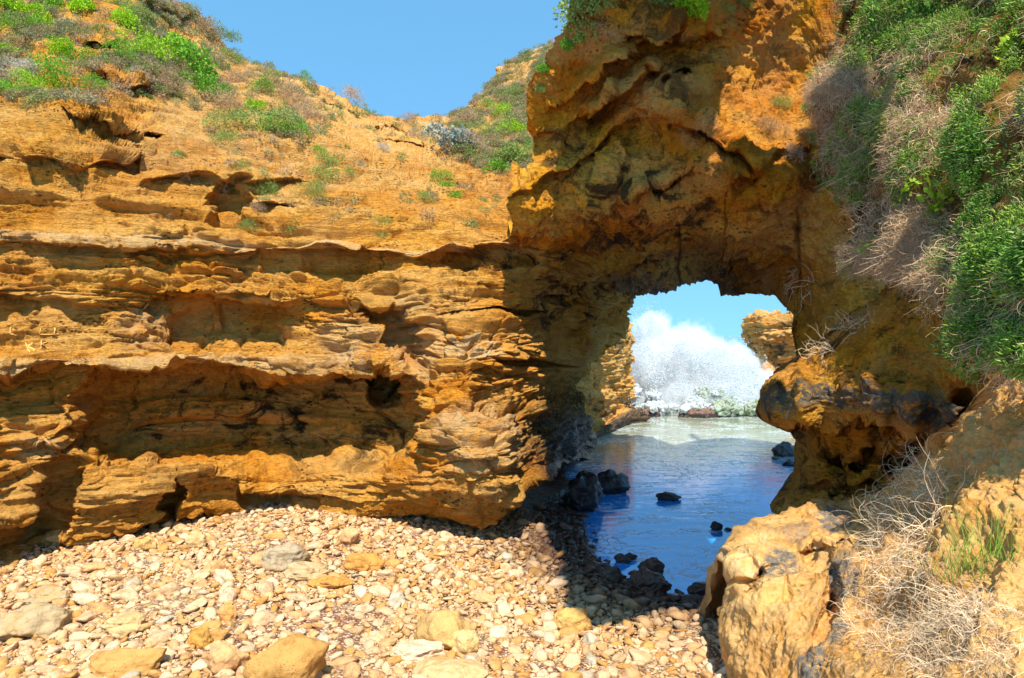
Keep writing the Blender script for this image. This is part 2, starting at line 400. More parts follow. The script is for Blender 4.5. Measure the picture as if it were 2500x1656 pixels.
    Y += 0.35 * sstep(p, 1262, 1300) * sstep(q, 1000, 1030) * (1 - sstep(p, 1300, 1400))
    # gullies in the foot of the left wall
    Y += blob(p, q, 130, 1230, 60, 120, .45, 25); Y += blob(p, q, 415, 1230, 22, 90, .5, 14); Y += blob(p, q, 60, 1330, 90, 60, .35, 20)
    Y += blob(p, q, 560, 500, 45, 60, .5)
    # pale weathered crusts, stains, wet foot of the passage
    def near(ptsl, a, b): t = q - line(p, ptsl); return sstep(t, -a, 0) * (1 - sstep(t, 8, b))
    pale = 0.6 * near([(-450,540),(0,572),(300,576),(480,588),(640,604)], 14, 26) * (p < 650) + 0.6 * near([(640,608),(950,606),(1150,612)], 12, 18) * (p > 640) * (p < 1150)
    pale = pale + 0.55 * near([(-450,885),(0,896),(300,886),(600,880),(880,886)], 24, 28) * (p < 900)
    saw = 20 * np.abs(np.sin(p * .035)) + 14 * np.abs(np.sin(p * .09 + 1))
    pale = pale + 1.2 * sstep(p, 1078, 1095) * (1 - sstep(p - 0.35 * (q - 800), 1195, 1222)) * sstep(q, 790 + saw, 800 + saw) * (1 - sstep(q, 868, 884))
    pale = pale + 0.6 * blob(p, q, 1180, 1080, 140, 110, 1) + .5 * blob(p, q, 850, 830, 80, 60, 1) + .4 * blob(p, q, 350, 800, 90, 60, 1) + .5 * blob(p, q, 95, 1095, 80, 30, 1)
    pale = pale + 0.35 * sstep(PY, 560, 300) * sstep(p, 200, 500) + .45 * blob(p, q, 1010, 820, 80, 120, 1)
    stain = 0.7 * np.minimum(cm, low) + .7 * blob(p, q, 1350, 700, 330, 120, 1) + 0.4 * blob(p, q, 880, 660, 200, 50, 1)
    darkm = 0.8 * sstep(p - 0.25 * (950 - q) * (q < 950), 1240, 1330) * sstep(q, 880, 1000) * (1 - 0 * p)  # stained passage wall, blackened further as painted shade
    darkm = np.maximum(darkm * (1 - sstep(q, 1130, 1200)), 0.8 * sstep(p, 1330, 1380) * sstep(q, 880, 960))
    wet = sstep(p, 1290, 1400) * sstep(q, 960, 1080)
    # roll off into the passage
    e = line(PY, L_edge)
    Y += 0.9 * np.exp(-np.clip(e - PX, 0, None) / 22.0) * (PY > 660)
    def disp(P, a, b):
        f = np.clip((P[:, 1] - 8) / 10, 0, 1)
        d = strata(P, .85 - .3 * sstep(P[:, 1], 13, 18), .72, 1)
        low = sstep(b, 1150, 1230)
        d += blocks(P, 0.62, 0.10, 2) * sstep(perlin(P * .5, 9), -.2, .2)
        d = d * (1 - 0.45 * low * (a > 900))
        return d - 0.02
    cu = [(-0.05 - .06 * k, 0.25 * k + .1, 0.0) for k in range(1, 16)]
    ct = [(0, .25 * k, -0.012 * k * k) for k in range(1, 14)]
    cb = [(0, .16 * k, -0.035 * k) for k in range(1, 16)]
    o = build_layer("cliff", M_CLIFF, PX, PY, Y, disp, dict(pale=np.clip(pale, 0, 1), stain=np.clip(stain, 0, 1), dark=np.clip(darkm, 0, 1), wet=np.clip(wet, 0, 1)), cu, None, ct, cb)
    tag(o, kind='structure', label="layered ochre limestone cliff with ledges and a long hollow at left")
    return o
make_cliff()

# ---------------------------------------------------------------- the arch
A_pts = [(1500,-900,4.4),(1500,-600,5.5),(1500,-300,7.5),(1500,-130,8.7),(1450,0,9.2),(1600,-130,8.8),(1700,-900,4.6),(1700,-300,7.5),(1700,-30,9.2),(1850,-900,4.9),(1900,-900,4.7),(2000,-600,10),(1960,-450,10),(1850,-300,9.7),(1900,-200,10.3),(1980,-300,10.6),(1980,0,10.2),(2060,-900,9.5),(1700,-600,5.6),(1900,-600,9.8),(2150,-300,11),(2150,0,9.8),(2500,0,9),(2500,-400,10.5),(2500,-900,11.5),
 (1360,250,10.1),(1500,200,9.6),(1650,250,9.35),(1700,130,9.4),(1690,60,9.3),(1820,60,9.9),
 (1330,400,10.4),(1500,400,10.1),(1650,400,9.75),(1750,330,9.4),(1850,330,9.8),(1880,220,10.5),(1780,220,9.9),(1800,440,9.0),(1950,440,9.2),(1900,500,9.5),(2100,400,9.8),
 (1250,520,10.3),(1400,570,10.8),(1600,560,11.2),(1750,560,11.0),(1900,570,10.3),(2050,550,10.2),(2300,550,9.6),
 (1300,600,11.2),(1400,640,13),(1500,690,15),(1560,700,15.6),(1660,650,15.0),(1735,650,15.2),(1800,690,14.4),(1850,690,13.2),(1890,690,12.3),(1930,780,11.5),(1942,860,11),(2000,700,10.6),(2000,900,10.4),(2200,800,9.8),(2500,800,9)]
A_sil = [(-1000,1680),(-600,1510),(-300,1430),(0,1400),(60,1388),(100,1372),(130,1352),(170,1338),(200,1305),(240,1296),(285,1302),(300,1322),(350,1320),(400,1308),(440,1290),(463,1244),(480,1236),(510,1240),(540,1252),(570,1252),(600,1250),(760,1250)]
A_roof = [(1240,588),(1260,594),(1300,596),(1400,640),(1500,730),(1545,735),(1556,716),(1590,712),(1620,706),(1650,706),(1653,684),(1690,681),(1720,672),(1732,669),(1740,680),(1758,684),(1770,690),(1764,712),(1790,722),(1806,722),(1840,718),(1890,720),(1900,733),(1930,766),(1942,800),(1950,850),(1948,920),(1958,1010),(2500,1060),(2700,1060)]
def make_arch():
    nc, nr = 560, 430
    u = np.linspace(0, 1, nc)
    X0 = np.interp(u, [0, .62, 1], [1236, 1945, 2700])
    bot = line(X0, A_roof)
    v = np.linspace(0, 1, nr)[:, None]; vv = np.interp(v, [0, .2, 1], [0, .5, 1])
    tp = -950 + 420 * sstep(X0[None], 1960, 2080); sb_ = np.convolve(np.pad(bot, 60, mode='edge'), np.ones(121) / 121, 'valid')
    PY = tp + (sb_[None] - tp) * vv + (bot - sb_)[None] * sstep(vv, .70, 1.0)
    s = line(PY, A_sil)
    f = np.clip((X0[None] - 1236) / (1945 - 1236), 0, 1)
    PX = np.where(X0[None] < 1945, s + (1945 - s) * f, X0[None])
    # bottom rows must keep the roof outline: blend the silhouette warp out with depth
    k = sstep(vv, .985, 1.0); PX = PX * (1 - k) + X0[None] * k
    Y = tps(A_pts)(PX, PY)
    p, q = PX, PY + 8 * np.sin(PX * .03) + 5 * np.sin(PX * .081)
    Y += ledge(p, q, [(1240,470),(1330,448),(1500,440)], .35, 12, 8, .1, 20, (1230, 1300), 30)
    # overhanging brow with a sunny slope below it, lit ridge lines
    Y += ledge(p, q, [(1560,60),(1650,50),(1780,60),(1900,20)], .25, 50, 30, .4, 110, (1560, 1740), 40)
    Y += ledge(p, q, [(1340,262),(1480,150),(1570,110),(1700,0)], .35, 26, 6, .28, 120, (1345, 1640), 25)
    Y += ledge(p, q, [(1430,265),(1500,215)], .3, 20, 22, .35, 60, (1440, 1500), 12)
    Y += ledge(p, q, [(1640,270),(1720,290),(1790,350),(1850,380)], .3, 20, 22, .4, 70, (1640, 1840), 15)
    Y += ledge(p, q, [(1790,430),(1850,395),(1950,370)], .35, 25, 8, .35, 60, (1800, 1960), 20)
    Y += ledge(p, q, [(1580,150),(1700,135),(1850,80)], .2, 20, 10, .3, 40, (1580, 1700), 10)
    Y += blob(p, q, 1665, 178, 22, 9, .5, -10); Y += blob(p, q, 1625, 195, 12, 14, .4)
    Y += ledge(p, q, [(1325,330),(1420,270),(1540,200),(1640,120)], .32, 34, 8, .30, 70, (1330, 1600), 25)
    Y += ledge(p, q, [(1310,440),(1400,390),(1520,300),(1620,250)], .22, 30, 8, .22, 70, (1320, 1600), 25)
    Y += ledge(p, q, [(1480,520),(1600,430),(1700,400)], .2, 30, 10, .2, 60, (1490, 1690), 25)
    # flakes and hollows over the underside
    Y += ledge(p, q, [(1240,575),(1420,590),(1560,600),(1640,640)], .12, 30, 3, .4, 40, (1240, 1600), 30)
    Y += blob(p, q, 1440, 320, 60, 90, .25, 30); Y += blob(p, q, 1560, 330, 70, 60, .3); Y += blob(p, q, 1470, 470, 45, 80, -.18, 15)
    Y += blob(p, q, 1620, 490, 120, 40, -.2, 10); Y += blob(p, q, 1380, 500, 50, 60, .15)
    stain = .2 + .6 * blob(p, q, 1560, 420, 230, 190, 1) + .4 * blob(p, q, 1500, 640, 280, 60, 1)
    stain = stain * (1 - .8 * sstep(p - .4 * (q - 200), 1660, 1800))
    pale = .2 * blob(p, q, 1700, 330, 50, 40, 1)
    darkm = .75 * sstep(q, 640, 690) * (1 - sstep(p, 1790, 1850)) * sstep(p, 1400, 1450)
    rs = sstep(p, 1850, 1950)
    def disp(P, a, b):
        x, y, z = P.T
        lowf = 1 - .6 * sstep(a, 1850, 1950)
        d = .20 * fbm(P * np.array([.55, .55, .5]), 4, 60) * (1 - .75 * sstep(b, 640, 700) * (a > 1500))
        rid = fbm(P * np.array([1.5, 1.5, .8]), 4, 64, .55, True)
        d += .07 * rid * lowf
        d += .05 * fbm(P * 3.2, 5, 68, .6)
        d += blocks(P, .5, .05, 5) * sstep(perlin(P * .7, 71), 0, .3) * lowf
        d -= .03 * np.clip(fbm(P * 6, 3, 73, .6, True), 0, 2)
        cei = sstep(b, 560, 640)
        d += cei * (strata(P, .8, 0, .5, 3)) * lowf
        edge = sstep(b, 690, 730) * (a > 1500) * (a < 1900)
        return d
    cl = [(.065 * k, .40 * k, .0 * k) for k in range(1, 17)]
    sl_ = (PX[-1] - CX) / FPX * 1.25 + .03; sl_ = np.where(PX[-1] > 1850, sl_, 0)
    cb = [np.stack([sl_ * .12 * k, .12 * k + 0 * sl_, .010 * k * k + 0 * sl_], 1) for k in range(1, 14)]
    wx = 1 - sstep(PX[0], 1930, 2020); o1 = np.ones_like(wx)
    ct = [np.stack([0 * wx, -.11 * k * wx, .012 * k * o1], 1) for k in range(1, 27)] + [np.stack([.05 * o1, -2.8 * wx + .2 * k, (.35 + .1 * k) * o1], 1) for k in range(1, 5)]  # unseen overhead rows drawn forward, shaped to shade the pool and beach
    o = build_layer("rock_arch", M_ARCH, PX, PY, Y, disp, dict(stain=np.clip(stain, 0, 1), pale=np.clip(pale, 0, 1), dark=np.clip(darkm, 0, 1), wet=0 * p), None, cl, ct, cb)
    tag(o, "massive overhanging orange limestone arch spanning the sea passage", "rock arch")
make_arch()

# ---------------------------------------------------------------- right side: ledge with a dark crust, foreground outcrop, planted bank
def make_ledge():
    pts = [(1990,800,9.1),(2060,750,8.5),(2100,740,8.1),(2300,700,6.5),(2500,680,5.6),(2700,650,5.3),(1870,950,8.8),(1950,870,8.9),(2000,950,7.8),(2200,955,6.3),(2330,980,5.9),(2500,900,5.4),
     (1850,1010,8.8),(2000,1040,7.9),(2200,1050,6.7),(1940,1150,9.2),(2100,1150,8.1),(2250,1150,7.2),(1885,1290,9.0),(2000,1260,8.6),(2200,1230,7.7),(2350,1200,7.0),(1880,1560,8.2),(2400,1500,6.6),(2700,1300,6)]
    top = [(1840,940),(1900,860),(1945,800),(1990,740),(2060,690),(2200,640),(2500,600),(2700,580)]
    edge = [(600,2060),(740,2060),(800,1990),(862,1946),(900,1915),(930,1880),(960,1858),(1005,1843),(1020,1850),(1032,1864),(1045,1895),(1058,1928),(1075,1940),(1120,1937),(1150,1934),(1180,1930),(1205,1922),(1215,1888),(1232,1877),(1250,1884),(1262,1900),(1290,1885),(1400,1882),(1560,1880)]
    nc, nr = 400, 400
    u = np.linspace(0, 1, nc); X0 = np.interp(u, [0, .85, 1], [1842, 2500, 2700])
    t = line(X0, top); v = np.linspace(0, 1, nr)[:, None]; PY = t[None] + (1560 - t[None]) * v
    e = line(PY, edge); f = np.clip((X0[None] - 1842) / 500, 0, 1)
    PX = np.where(X0[None] < 2342, e + (2342 - e) * f, X0[None])
    Y = tps(pts)(PX, PY)
    p, q = PX, PY + 7 * np.sin(PX * .045) + 5 * np.sin(PX * .11)
    lp = [(1840,985),(1900,958),(2000,955),(2100,962),(2200,968),(2330,1005),(2500,1010)]
    Y += ledge(p, q, lp, .55, 50, 84, .75, 170, (1800, 2325), 14)
    Y += blob(p, q, 2200, 1120, 55, 38, .7); Y += blob(p, q, 2110, 1125, 40, 30, .5); Y += blob(p, q, 2040, 1110, 30, 22, .3)
    Y += blob(p, q, 2350, 1030, 22, 70, 1.0); Y += blob(p, q, 2120, 1195, 160, 16, .3) + ledge(p, q, [(2040,1195),(2160,1205)], .25, 10, 8, .2, 20, (2040, 2150), 10)
    Y += 0.25 * np.exp(-np.clip(p - e, 0, None) / 9.0)
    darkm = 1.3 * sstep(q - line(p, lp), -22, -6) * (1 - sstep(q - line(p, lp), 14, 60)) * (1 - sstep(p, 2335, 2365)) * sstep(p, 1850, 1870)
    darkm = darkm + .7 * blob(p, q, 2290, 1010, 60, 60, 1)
    stain = .4 + .6 * sstep(q, 1000, 1040)
    hole = sstep(q, 985, 1010) * (1 - sstep(q, 1180, 1230))
    def disp(P, a, b):
        d = .10 * fbm(P * .9, 3, 80) + .05 * fbm(P * 3, 5, 84, .6)
        st = sstep(b, 940, 970)
        d += st * (.10 * fbm(P * np.array([1.3, 1.3, 4]), 4, 88, .6))
        w, w2 = worley(P * np.array([2.4, 2.4, 4.2]) + .4 * perlin(P * 3, 90)[:, None], 4)
        d -= .22 * sstep(.42 - w, 0, .3) * sstep(b, 985, 1010) * (1 - sstep(b, 1190, 1230)) * sstep(perlin(P * 1.1, 93), -.3, .2)
        d *= .15 + .85 * sstep(a - line(b, edge), 5, 110)
        # crumbly streaks on the sunny slope
        sl = (1 - st)
        d += sl * .035 * fbm(P * np.array([9, 9, 4.5]), 3, 95, .6, True)
        return d
    cl = [(.02 + .11 * k, .2 * k, 0) for k in range(1, 16)]
    ct = [(.11 * k, .2 * k, .02 * k) for k in range(1, 8)]
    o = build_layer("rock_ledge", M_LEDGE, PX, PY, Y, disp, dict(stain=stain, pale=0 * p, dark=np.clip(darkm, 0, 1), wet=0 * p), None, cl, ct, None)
    tag(o, "undercut ochre rock ledge with a dark lichen crust jutting over the pool", "rock ledge")
make_ledge()

def make_outcrop():
    pts = [(1768,1375,6.0),(1850,1300,6.7),(1950,1250,7.3),(2100,1228,7.4),(2200,1190,6.6),(2330,1060,5.6),(2500,915,4.8),(2700,800,4.2),
     (1850,1450,5.35),(1950,1400,5.5),(2100,1350,5.1),(2300,1300,4.3),(2500,1200,3.8),(1770,1500,5.7),(1800,1656,5.2),(1950,1656,4.4),(2100,1656,3.75),(2300,1656,3.25),(2500,1656,2.9),
     (2700,1500,2.9),(2600,1900,2.4),(1800,1850,4.7),(2000,1300,6.3),(2150,1470,4.5)]
    top = [(1764,1378),(1772,1362),(1785,1347),(1812,1328),(1832,1302),(1850,1300),(1872,1288),(1900,1273),(1950,1250),(2000,1234),(2060,1228),(2120,1225),(2200,1190),(2260,1130),(2330,1060),(2400,1000),(2500,915),(2700,760)]
    edge = [(1300,1764),(1372,1764),(1390,1774),(1400,1788),(1420,1797),(1440,1800),(1460,1795),(1480,1775),(1500,1763),(1530,1768),(1560,1778),(1600,1790),(1660,1796),(1900,1800)]
    nc, nr = 420, 330
    u = np.linspace(0, 1, nc); X0 = np.interp(u, [0, .9, 1], [1764, 2510, 2700])
    t = line(X0, top); v = np.linspace(0, 1, nr)[:, None]; vv = np.interp(v, [0, .88, 1], [0, .75, 1]); PY = t[None] + (1900 - t[None]) * vv
    e = line(PY, edge); f = np.clip((X0[None] - 1764) / 160, 0, 1)
    PX = np.where(X0[None] < 1924, e + (1924 - e) * f, X0[None])
    Y = tps(pts)(PX, PY); p, q = PX, PY + 6 * np.sin(PX * .04)
    # pocket under the pale rim, shaded pits, flutes
    Y += blob(p, q, 1852, 1425, 28, 46, .45, 10); Y += ledge(p, q, [(1764,1385),(1830,1392),(1860,1370)], .12, 20, 14, .16, 50, (1764, 1850), 15)
    Y += blob(p, q, 2000, 1365, 45, 48, .30, -20); Y += blob(p, q, 2035, 1440, 22, 60, .22, 15); Y += blob(p, q, 2015, 1540, 26, 95, .25, 20)
    Y += blob(p, q, 1925, 1460, 14, 40, .1); Y += blob(p, q, 1875, 1360, 60, 25, -.10, 25); Y += blob(p, q, 2080, 1330, 40, 30, .12)
    Y += ledge(p, q, [(1960,1330),(2080,1320),(2110,1350)], .10, 14, 10, .10, 30, (1960, 2100), 20)
    Y += .25 * np.exp(-np.clip(p - e, 0, None) / 14.0)
    grey = blob(p, q, 1905, 1385, 48, 42, 1.2, 30) + blob(p, q, 2040, 1275, 50, 36, 1.3, 25) + blob(p, q, 2065, 1420, 40, 60, 1.2) + blob(p, q, 2000, 1620, 36, 60, 1.3, 10) + blob(p, q, 1950, 1310, 40, 22, .6, -25) + blob(p, q, 2060, 1560, 30, 40, .9)
    pale = 1.0 * blob(p, q, 1800, 1375, 60, 30, 1) + .8 * blob(p, q, 1850, 1320, 30, 18, 1) + .35
    def disp(P, a, b):
        d = .06 * fbm(P * 1.3, 3, 101) + .035 * fbm(P * 4, 5, 104, .6)
        d += .03 * fbm(P * np.array([3.2, 3.2, 1.2]), 3, 107, .55, True)
        d += .06 * sstep(a, 2120, 2250) * fbm(P * 2.6, 5, 109, .62)
        r = sstep(a, 2150, 2330) * (1 - sstep(b, 1330, 1420))
        w, w2 = worley(P * 5, 7); d += r * .03 * (sstep(w2 - w, 0, .05) - 1) * .5
        w, w2 = worley(P * np.array([9, 9, 12]) + .5 * perlin(P * 6, 90)[:, None], 9); d -= .04 * sstep(.4 - w, 0, .3) * sstep(perlin(P * 2, 99), -.1, .2)
        return d
    cl = [(.07 * k, .09 * k, -.01 * k) for k in range(1, 16)]
    ct = [(.01 * k, .12 * k, -.012 * k * k) for k in range(1, 12)]
    o = build_layer("rock_outcrop", M_OUT, PX, PY, Y, disp, dict(stain=.2 + 0 * p, pale=np.clip(pale, 0, .75), dark=np.clip(grey, 0, 1), wet=0 * p), None, cl, ct, None)
    tag(o, "weathered ochre outcrop with a pale rim and grey lichen patches by the pool", "rock outcrop")
make_outcrop()

V_edge = [(-900,2200),(-300,2150),(0,2100),(100,2020),(200,1985),(300,2000),(400,2010),(480,2060),(560,2110),(640,2100),(700,2090),(760,2200),(900,2400)]
def make_bank():
    pts = [(2150,-300,9.3),(2080,0,8.7),(1990,200,8.7),(2000,400,8.7),(2080,540,8.2),(2060,680,8.0),(2200,300,7.6),(2250,560,6.7),(2350,100,7.0),(2500,0,6.5),(2500,300,5.0),(2500,600,4.3),(2400,850,4.7),(2500,850,4.2),(2500,-500,8.5),(2600,-1100,10),(2300,-1100,11),(2700,500,3.9)]
    bot = [(1980,600),(2050,640),(2120,640),(2200,650),(2320,690),(2350,820),(2420,875),(2500,890),(2700,900)]
    nc, nr = 260, 330
    u = np.linspace(0, 1, nc); X0 = 1985 + 720 * u; b = line(X0, bot); v = np.linspace(0, 1, nr)[:, None]
    PY = -1000 + (b[None] + 1000) * np.interp(v, [0, .2, 1], [0, .5, 1]); e = line(PY, V_edge)
    f = np.clip((X0[None] - 1985) / 500, 0, 1); PX = np.where(X0[None] < 2485, e + (2485 - e) * f, X0[None])
    Y = tps(pts)(PX, PY)
    def disp(P, a, b):
        w, w2 = worley(P * 1.15 + .3 * perlin(P * 1.5, 121)[:, None], 11)
        return .16 * fbm(P * 1.1, 4, 120) + .04 * fbm(P * 5, 3, 124) + .34 * (.55 - w)
    cl = [(.08 * k, .14 * k, 0) for k in range(1, 6)]
    cb = [(.02 * k, .10 * k, .01 * k) for k in range(1, 10)]
    o = build_layer("earth_bank", M_EARTHB, PX, PY, Y, disp, dict(stain=0 * PX + .5, pale=0 * PX, dark=0 * PX, wet=0 * PX), None, cl, None, cb)
    tag(o, kind='structure')
M_EARTHB = rock_material("bank_earth", [(0.22, 0.10, 0.02), (0.36, 0.17, 0.03), (0.46, 0.24, 0.05), (0.56, 0.33, 0.09)], .5, seed=5)
make_bank()

# ---------------------------------------------------------------- beach ground, water, seabed
SHORE = np.array([(1.25,16),(1.2,13.5),(1.13,12.6),(1.14,9.9),(1.42,9.05),(1.9,8.3),(2.7,8.25),(6,8.2)])
def beach_z(x, y):
    x = np.asarray(x, float); y = np.asarray(y, float); best = np.full(x.shape, 1e9); sg = np.ones(x.shape)
    for a, b in zip(SHORE[:-1], SHORE[1:]):
        d = b - a; L = (d ** 2).sum(); t = np.clip(((x - a[0]) * d[0] + (y - a[1]) * d[1]) / L, 0, 1)
        qx, qy = x - a[0] - t * d[0], y - a[1] - t * d[1]; r = np.hypot(qx, qy)
        c = d[0] * qy - d[1] * qx
        m = r < best - 1e-6; best = np.where(m, r, best); sg = np.where(m, np.where(c < 0, 1, -1), sg)
    s = best * sg
    z = np.where(s > 0, .68 * (1 - np.exp(-s * .30)), s * .22)
    z = np.where(z > 0, z * (1 - .5 * sstep(-x, 2.6, 6.4)), z)
    return np.clip(z, -1.2, 2)
xs = np.arange(-10, 7, .06); ys = np.arange(-3, 17, .06); XX, YY = np.meshgrid(xs, ys)
ZZ = beach_z(XX, YY); Pq = np.stack([XX.ravel(), YY.ravel(), ZZ.ravel()], 1)
Pq[:, 2] += .035 * fbm(Pq * np.array([1, 1, 0]) * 1.3, 3, 130) + .012 * fbm(Pq * np.array([1, 1, 0]) * 7, 2, 133)
n = NT("gravel"); c = n.coord()
cell = n.vor(c, 42, 'F1', 'Color'); cd = n.vor(c, 42)
g = n.ramp(n.noise(c, 1.1, 4), [(.4, (.42, .24, .10)), (.55, (.30, .12, .06)), (.66, (.5, .3, .15))])
sep = n.n('ShaderNodeSeparateColor'); n.put(sep.inputs[0], cell)
g = n.mix(n.rng(sep.outputs[0], .55, .8), g, (.72, .52, .34)); g = n.mix(1, g, n.ramp(cd, [(.3, (1, 1, 1)), (.7, (.35, .3, .28))]), 'MULTIPLY')
wz = n.n('ShaderNodeSeparateXYZ'); n.put(wz.inputs[0], c); wetm = n.rng(wz.outputs[2], .06, .3, 1, 0)
g = n.mix(wetm, g, n.mix(1, g, (.16, .12, .10), 'MULTIPLY'))
n.bsdf(g, n.rng(wetm, 0, 1, .9, .35), n.bump(n.math('SUBTRACT', 0.0, cd), 1.0, .02), .3)
M_GRAVEL = n.m
beach = mesh_from("beach", Pq, grid_faces(len(ys), len(xs)), M_GRAVEL); tag(beach, kind='structure')

n = NT("sea_water"); c = n.coord(); sx = n.n('ShaderNodeSeparateXYZ'); n.put(sx.inputs[0], c); yy = sx.outputs[1]
sandy_lit = n.rng(n.math('ADD', yy, n.math('MULTIPLY', n.noise(c, .5, 3), 3.0)), 14.5, 21.0, 0, 1, True)  # sandy water; its pale tone also paints in the sunlit side of the arch shadow
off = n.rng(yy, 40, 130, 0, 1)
wc = n.mix(sandy_lit, (.002, .27, .80), (.27, .29, .19)); wc = n.mix(off, wc, (.02, .16, .24))
# thin foam lace drifting on the pool, thicker toward the break
dc = n.mix(.12, c, n.n('ShaderNodeTexNoise').outputs['Color'])
nz = n.n('ShaderNodeTexNoise'); n.put(nz.inputs['Vector'], c); nz.inputs['Scale'].default_value = 1.4; nz.inputs['Detail'].default_value = 4
wv = n.n('ShaderNodeVectorMath', operation='ADD'); n.put(wv.inputs[0], n.mp(c, (.55, 1.0, 1))); n.put(wv.inputs[1], nz.outputs['Color'])
lace = n.vor(n.mp(wv.outputs[0], (1, 1, 1)), 5.5, 'DISTANCE_TO_EDGE')
msk = n.noise(n.mp(c, (.5, .8, 1), loc=(3, 1, 0)), 1.5, 5, .65)
l1 = n.math('MULTIPLY', n.rng(lace, .02, .10, .9, 0), n.rng(msk, .46, .56), True)
blobf = n.rng(n.noise(n.mp(c, (.35, 1.0, 1), loc=(8, 2, 0)), 5, 4, .5), .66, .68)
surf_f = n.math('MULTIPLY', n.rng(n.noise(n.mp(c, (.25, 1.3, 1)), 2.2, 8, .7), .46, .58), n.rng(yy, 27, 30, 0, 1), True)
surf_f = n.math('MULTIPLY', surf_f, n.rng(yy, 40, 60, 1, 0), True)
far_f = n.math('MULTIPLY', n.rng(n.noise(n.mp(c, (.05, .25, 1)), 1, 6, .7), .60, .66), n.rng(yy, 40, 60, 0, .8), True)
foam = n.math('MAXIMUM', n.math('MAXIMUM', n.math('MULTIPLY', l1, 1.0), n.math('MULTIPLY', blobf, .8)), n.math('MAXIMUM', surf_f, far_f))
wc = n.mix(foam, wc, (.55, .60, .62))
hh = n.math('ADD', n.math('MULTIPLY', n.noise(n.mp(c, (.8, 2.2, 1)), 1.6, 4, .5), 1.0), n.math('MULTIPLY', n.noise(n.mp(c, (1, 2.5, 1)), 7, 3, .5), .12))
x = n.n('ShaderNodeBump'); n.put(x.inputs['Height'], hh); x.inputs['Distance'].default_value = .05; n.put(x.inputs['Strength'], n.rng(yy, 8, 60, .12, 1.0))
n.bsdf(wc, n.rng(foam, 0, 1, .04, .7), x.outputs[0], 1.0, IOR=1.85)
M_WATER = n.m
def ring_plane(name, z, mat, xs, ys):
    XX, YY = np.meshgrid(xs, ys); P = np.stack([XX.ravel(), YY.ravel(), np.full(XX.size, z)], 1)
    return mesh_from(name, P, grid_faces(len(ys), len(xs)), mat, False)
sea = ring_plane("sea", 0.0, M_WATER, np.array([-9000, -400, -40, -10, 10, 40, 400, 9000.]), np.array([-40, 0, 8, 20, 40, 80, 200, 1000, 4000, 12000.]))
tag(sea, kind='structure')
n = NT("seabed_sand"); n.bsdf(n.mix(n.noise(n.coord(), .6, 5), (.12, .09, .05), (.2, .15, .08)), .9); 
sb = ring_plane("seabed", -1.6, n.m, np.linspace(-9000, 9000, 5), np.linspace(-60, 12000, 5)); tag(sb, kind='structure')

# ---------------------------------------------------------------- beyond the arch
def make_pillar():
    nc, nr = 150, 170
    edge = [(690,1500),(716,1532),(740,1546),(770,1556),(800,1551),(830,1545),(900,1548),(960,1551),(985,1553),(1000,1572),(1020,1590),(1100,1590)]
    u = np.linspace(0, 1, nc)[None]; v = np.linspace(0, 1, nr)[:, None]; PY = 812 + 278 * v - 14 * u * (1 - v); e = line(PY, edge); PX = 1230 + (e - 1230) * u
    Y = np.interp(PX, [1230, 1420, 1480, 1540, 1600], [17.5, 20.5, 23.5, 26.8, 27.5])
    Y += ledge(PX, PY, [(1300,850),(1560,820)], .2, 20, 10, .2, 40) + ledge(PX, PY, [(1300,960),(1560,965)], .2, 15, 8, .1, 40)
    Y -= .9 * sstep(PY, 975, 1010) * sstep(PX, 1470, 1520) + 1.2 * sstep(PY - line(PX, [(1400,1100),(1500,1020),(1560,985)]), -6, 14)
    dk = .9 * sstep(PY - line(PX, [(1400,1095),(1500,1020),(1560,985)]), 0, 10)
    def disp(P, a, b): return strata(P * 1.0, .9, .4, 1.2, 9) + blocks(P, .8, .08, 3)
    cu = [(-.05 * k, .35 * k, 0) for k in range(1, 12)]; ct = [(0, .4 * k, .05 * k) for k in range(1, 12)]
    o = build_layer("sea_cliff", M_SEA, PX, PY, Y, disp, dict(stain=.4 + 0 * PX, pale=.2 + 0 * PX, dark=np.clip(dk, 0, 1), wet=.6 * dk), cu, None, ct, None)
    tag(o, "sunlit orange rock pillar beyond the passage, left of the breaking wave", "rock pillar")
make_pillar()
def make_far_cliff():
    nc, nr = 150, 130
    edge = [(700,1830),(770,1812),(790,1804),(830,1812),(880,1845),(920,1872),(960,1850),(1000,1840)]
    top = [(1800,785),(1815,772),(1835,764),(1870,768),(1900,763),(1915,768),(1930,752),(1950,742),(2150,720)]
    u = np.linspace(0, 1, nc)[None]; v = np.linspace(0, 1, nr)[:, None]; X0 = 1804 + 340 * u; t = line(X0, top); PY = t + (1000 - t) * v
    e = line(PY, edge); PX = e + (2144 - e) * u
    Y = np.interp(PX, [1800, 1860, 1950, 2150], [36, 34, 33, 30]); Y = Y + .5 * (sstep(PY, 820, 850)) * (1 - sstep(PY, 900, 930)) - 2.0 * sstep(PY, 905, 960)
    dk = .8 * sstep(PY, 925, 950)
    def disp(P, a, b): return 1.3 * strata(P * .7, 1.0, .3, 1.2, 14) * (.25 + .75 * sstep(a - line(b, edge), 2, 25)) + .6 * blocks(P, 1.2, .2, 6)
    cl = [(.25 * k, .5 * k, 0) for k in range(1, 12)]; ct = [(.19 * k, .5 * k, .02 * k) for k in range(1, 12)]
    o = build_layer("sea_cliff", M_SEA, PX, PY, Y, disp, dict(stain=.5 + .3 * sstep(PY, 830, 860), pale=.3 + 0 * PX, dark=dk, wet=0 * PX), None, cl, ct, None)
    tag(o, "banded flat-topped rock stack behind the spray, right of the wave", "rock stack")
LAY_keep = make_far_cliff()

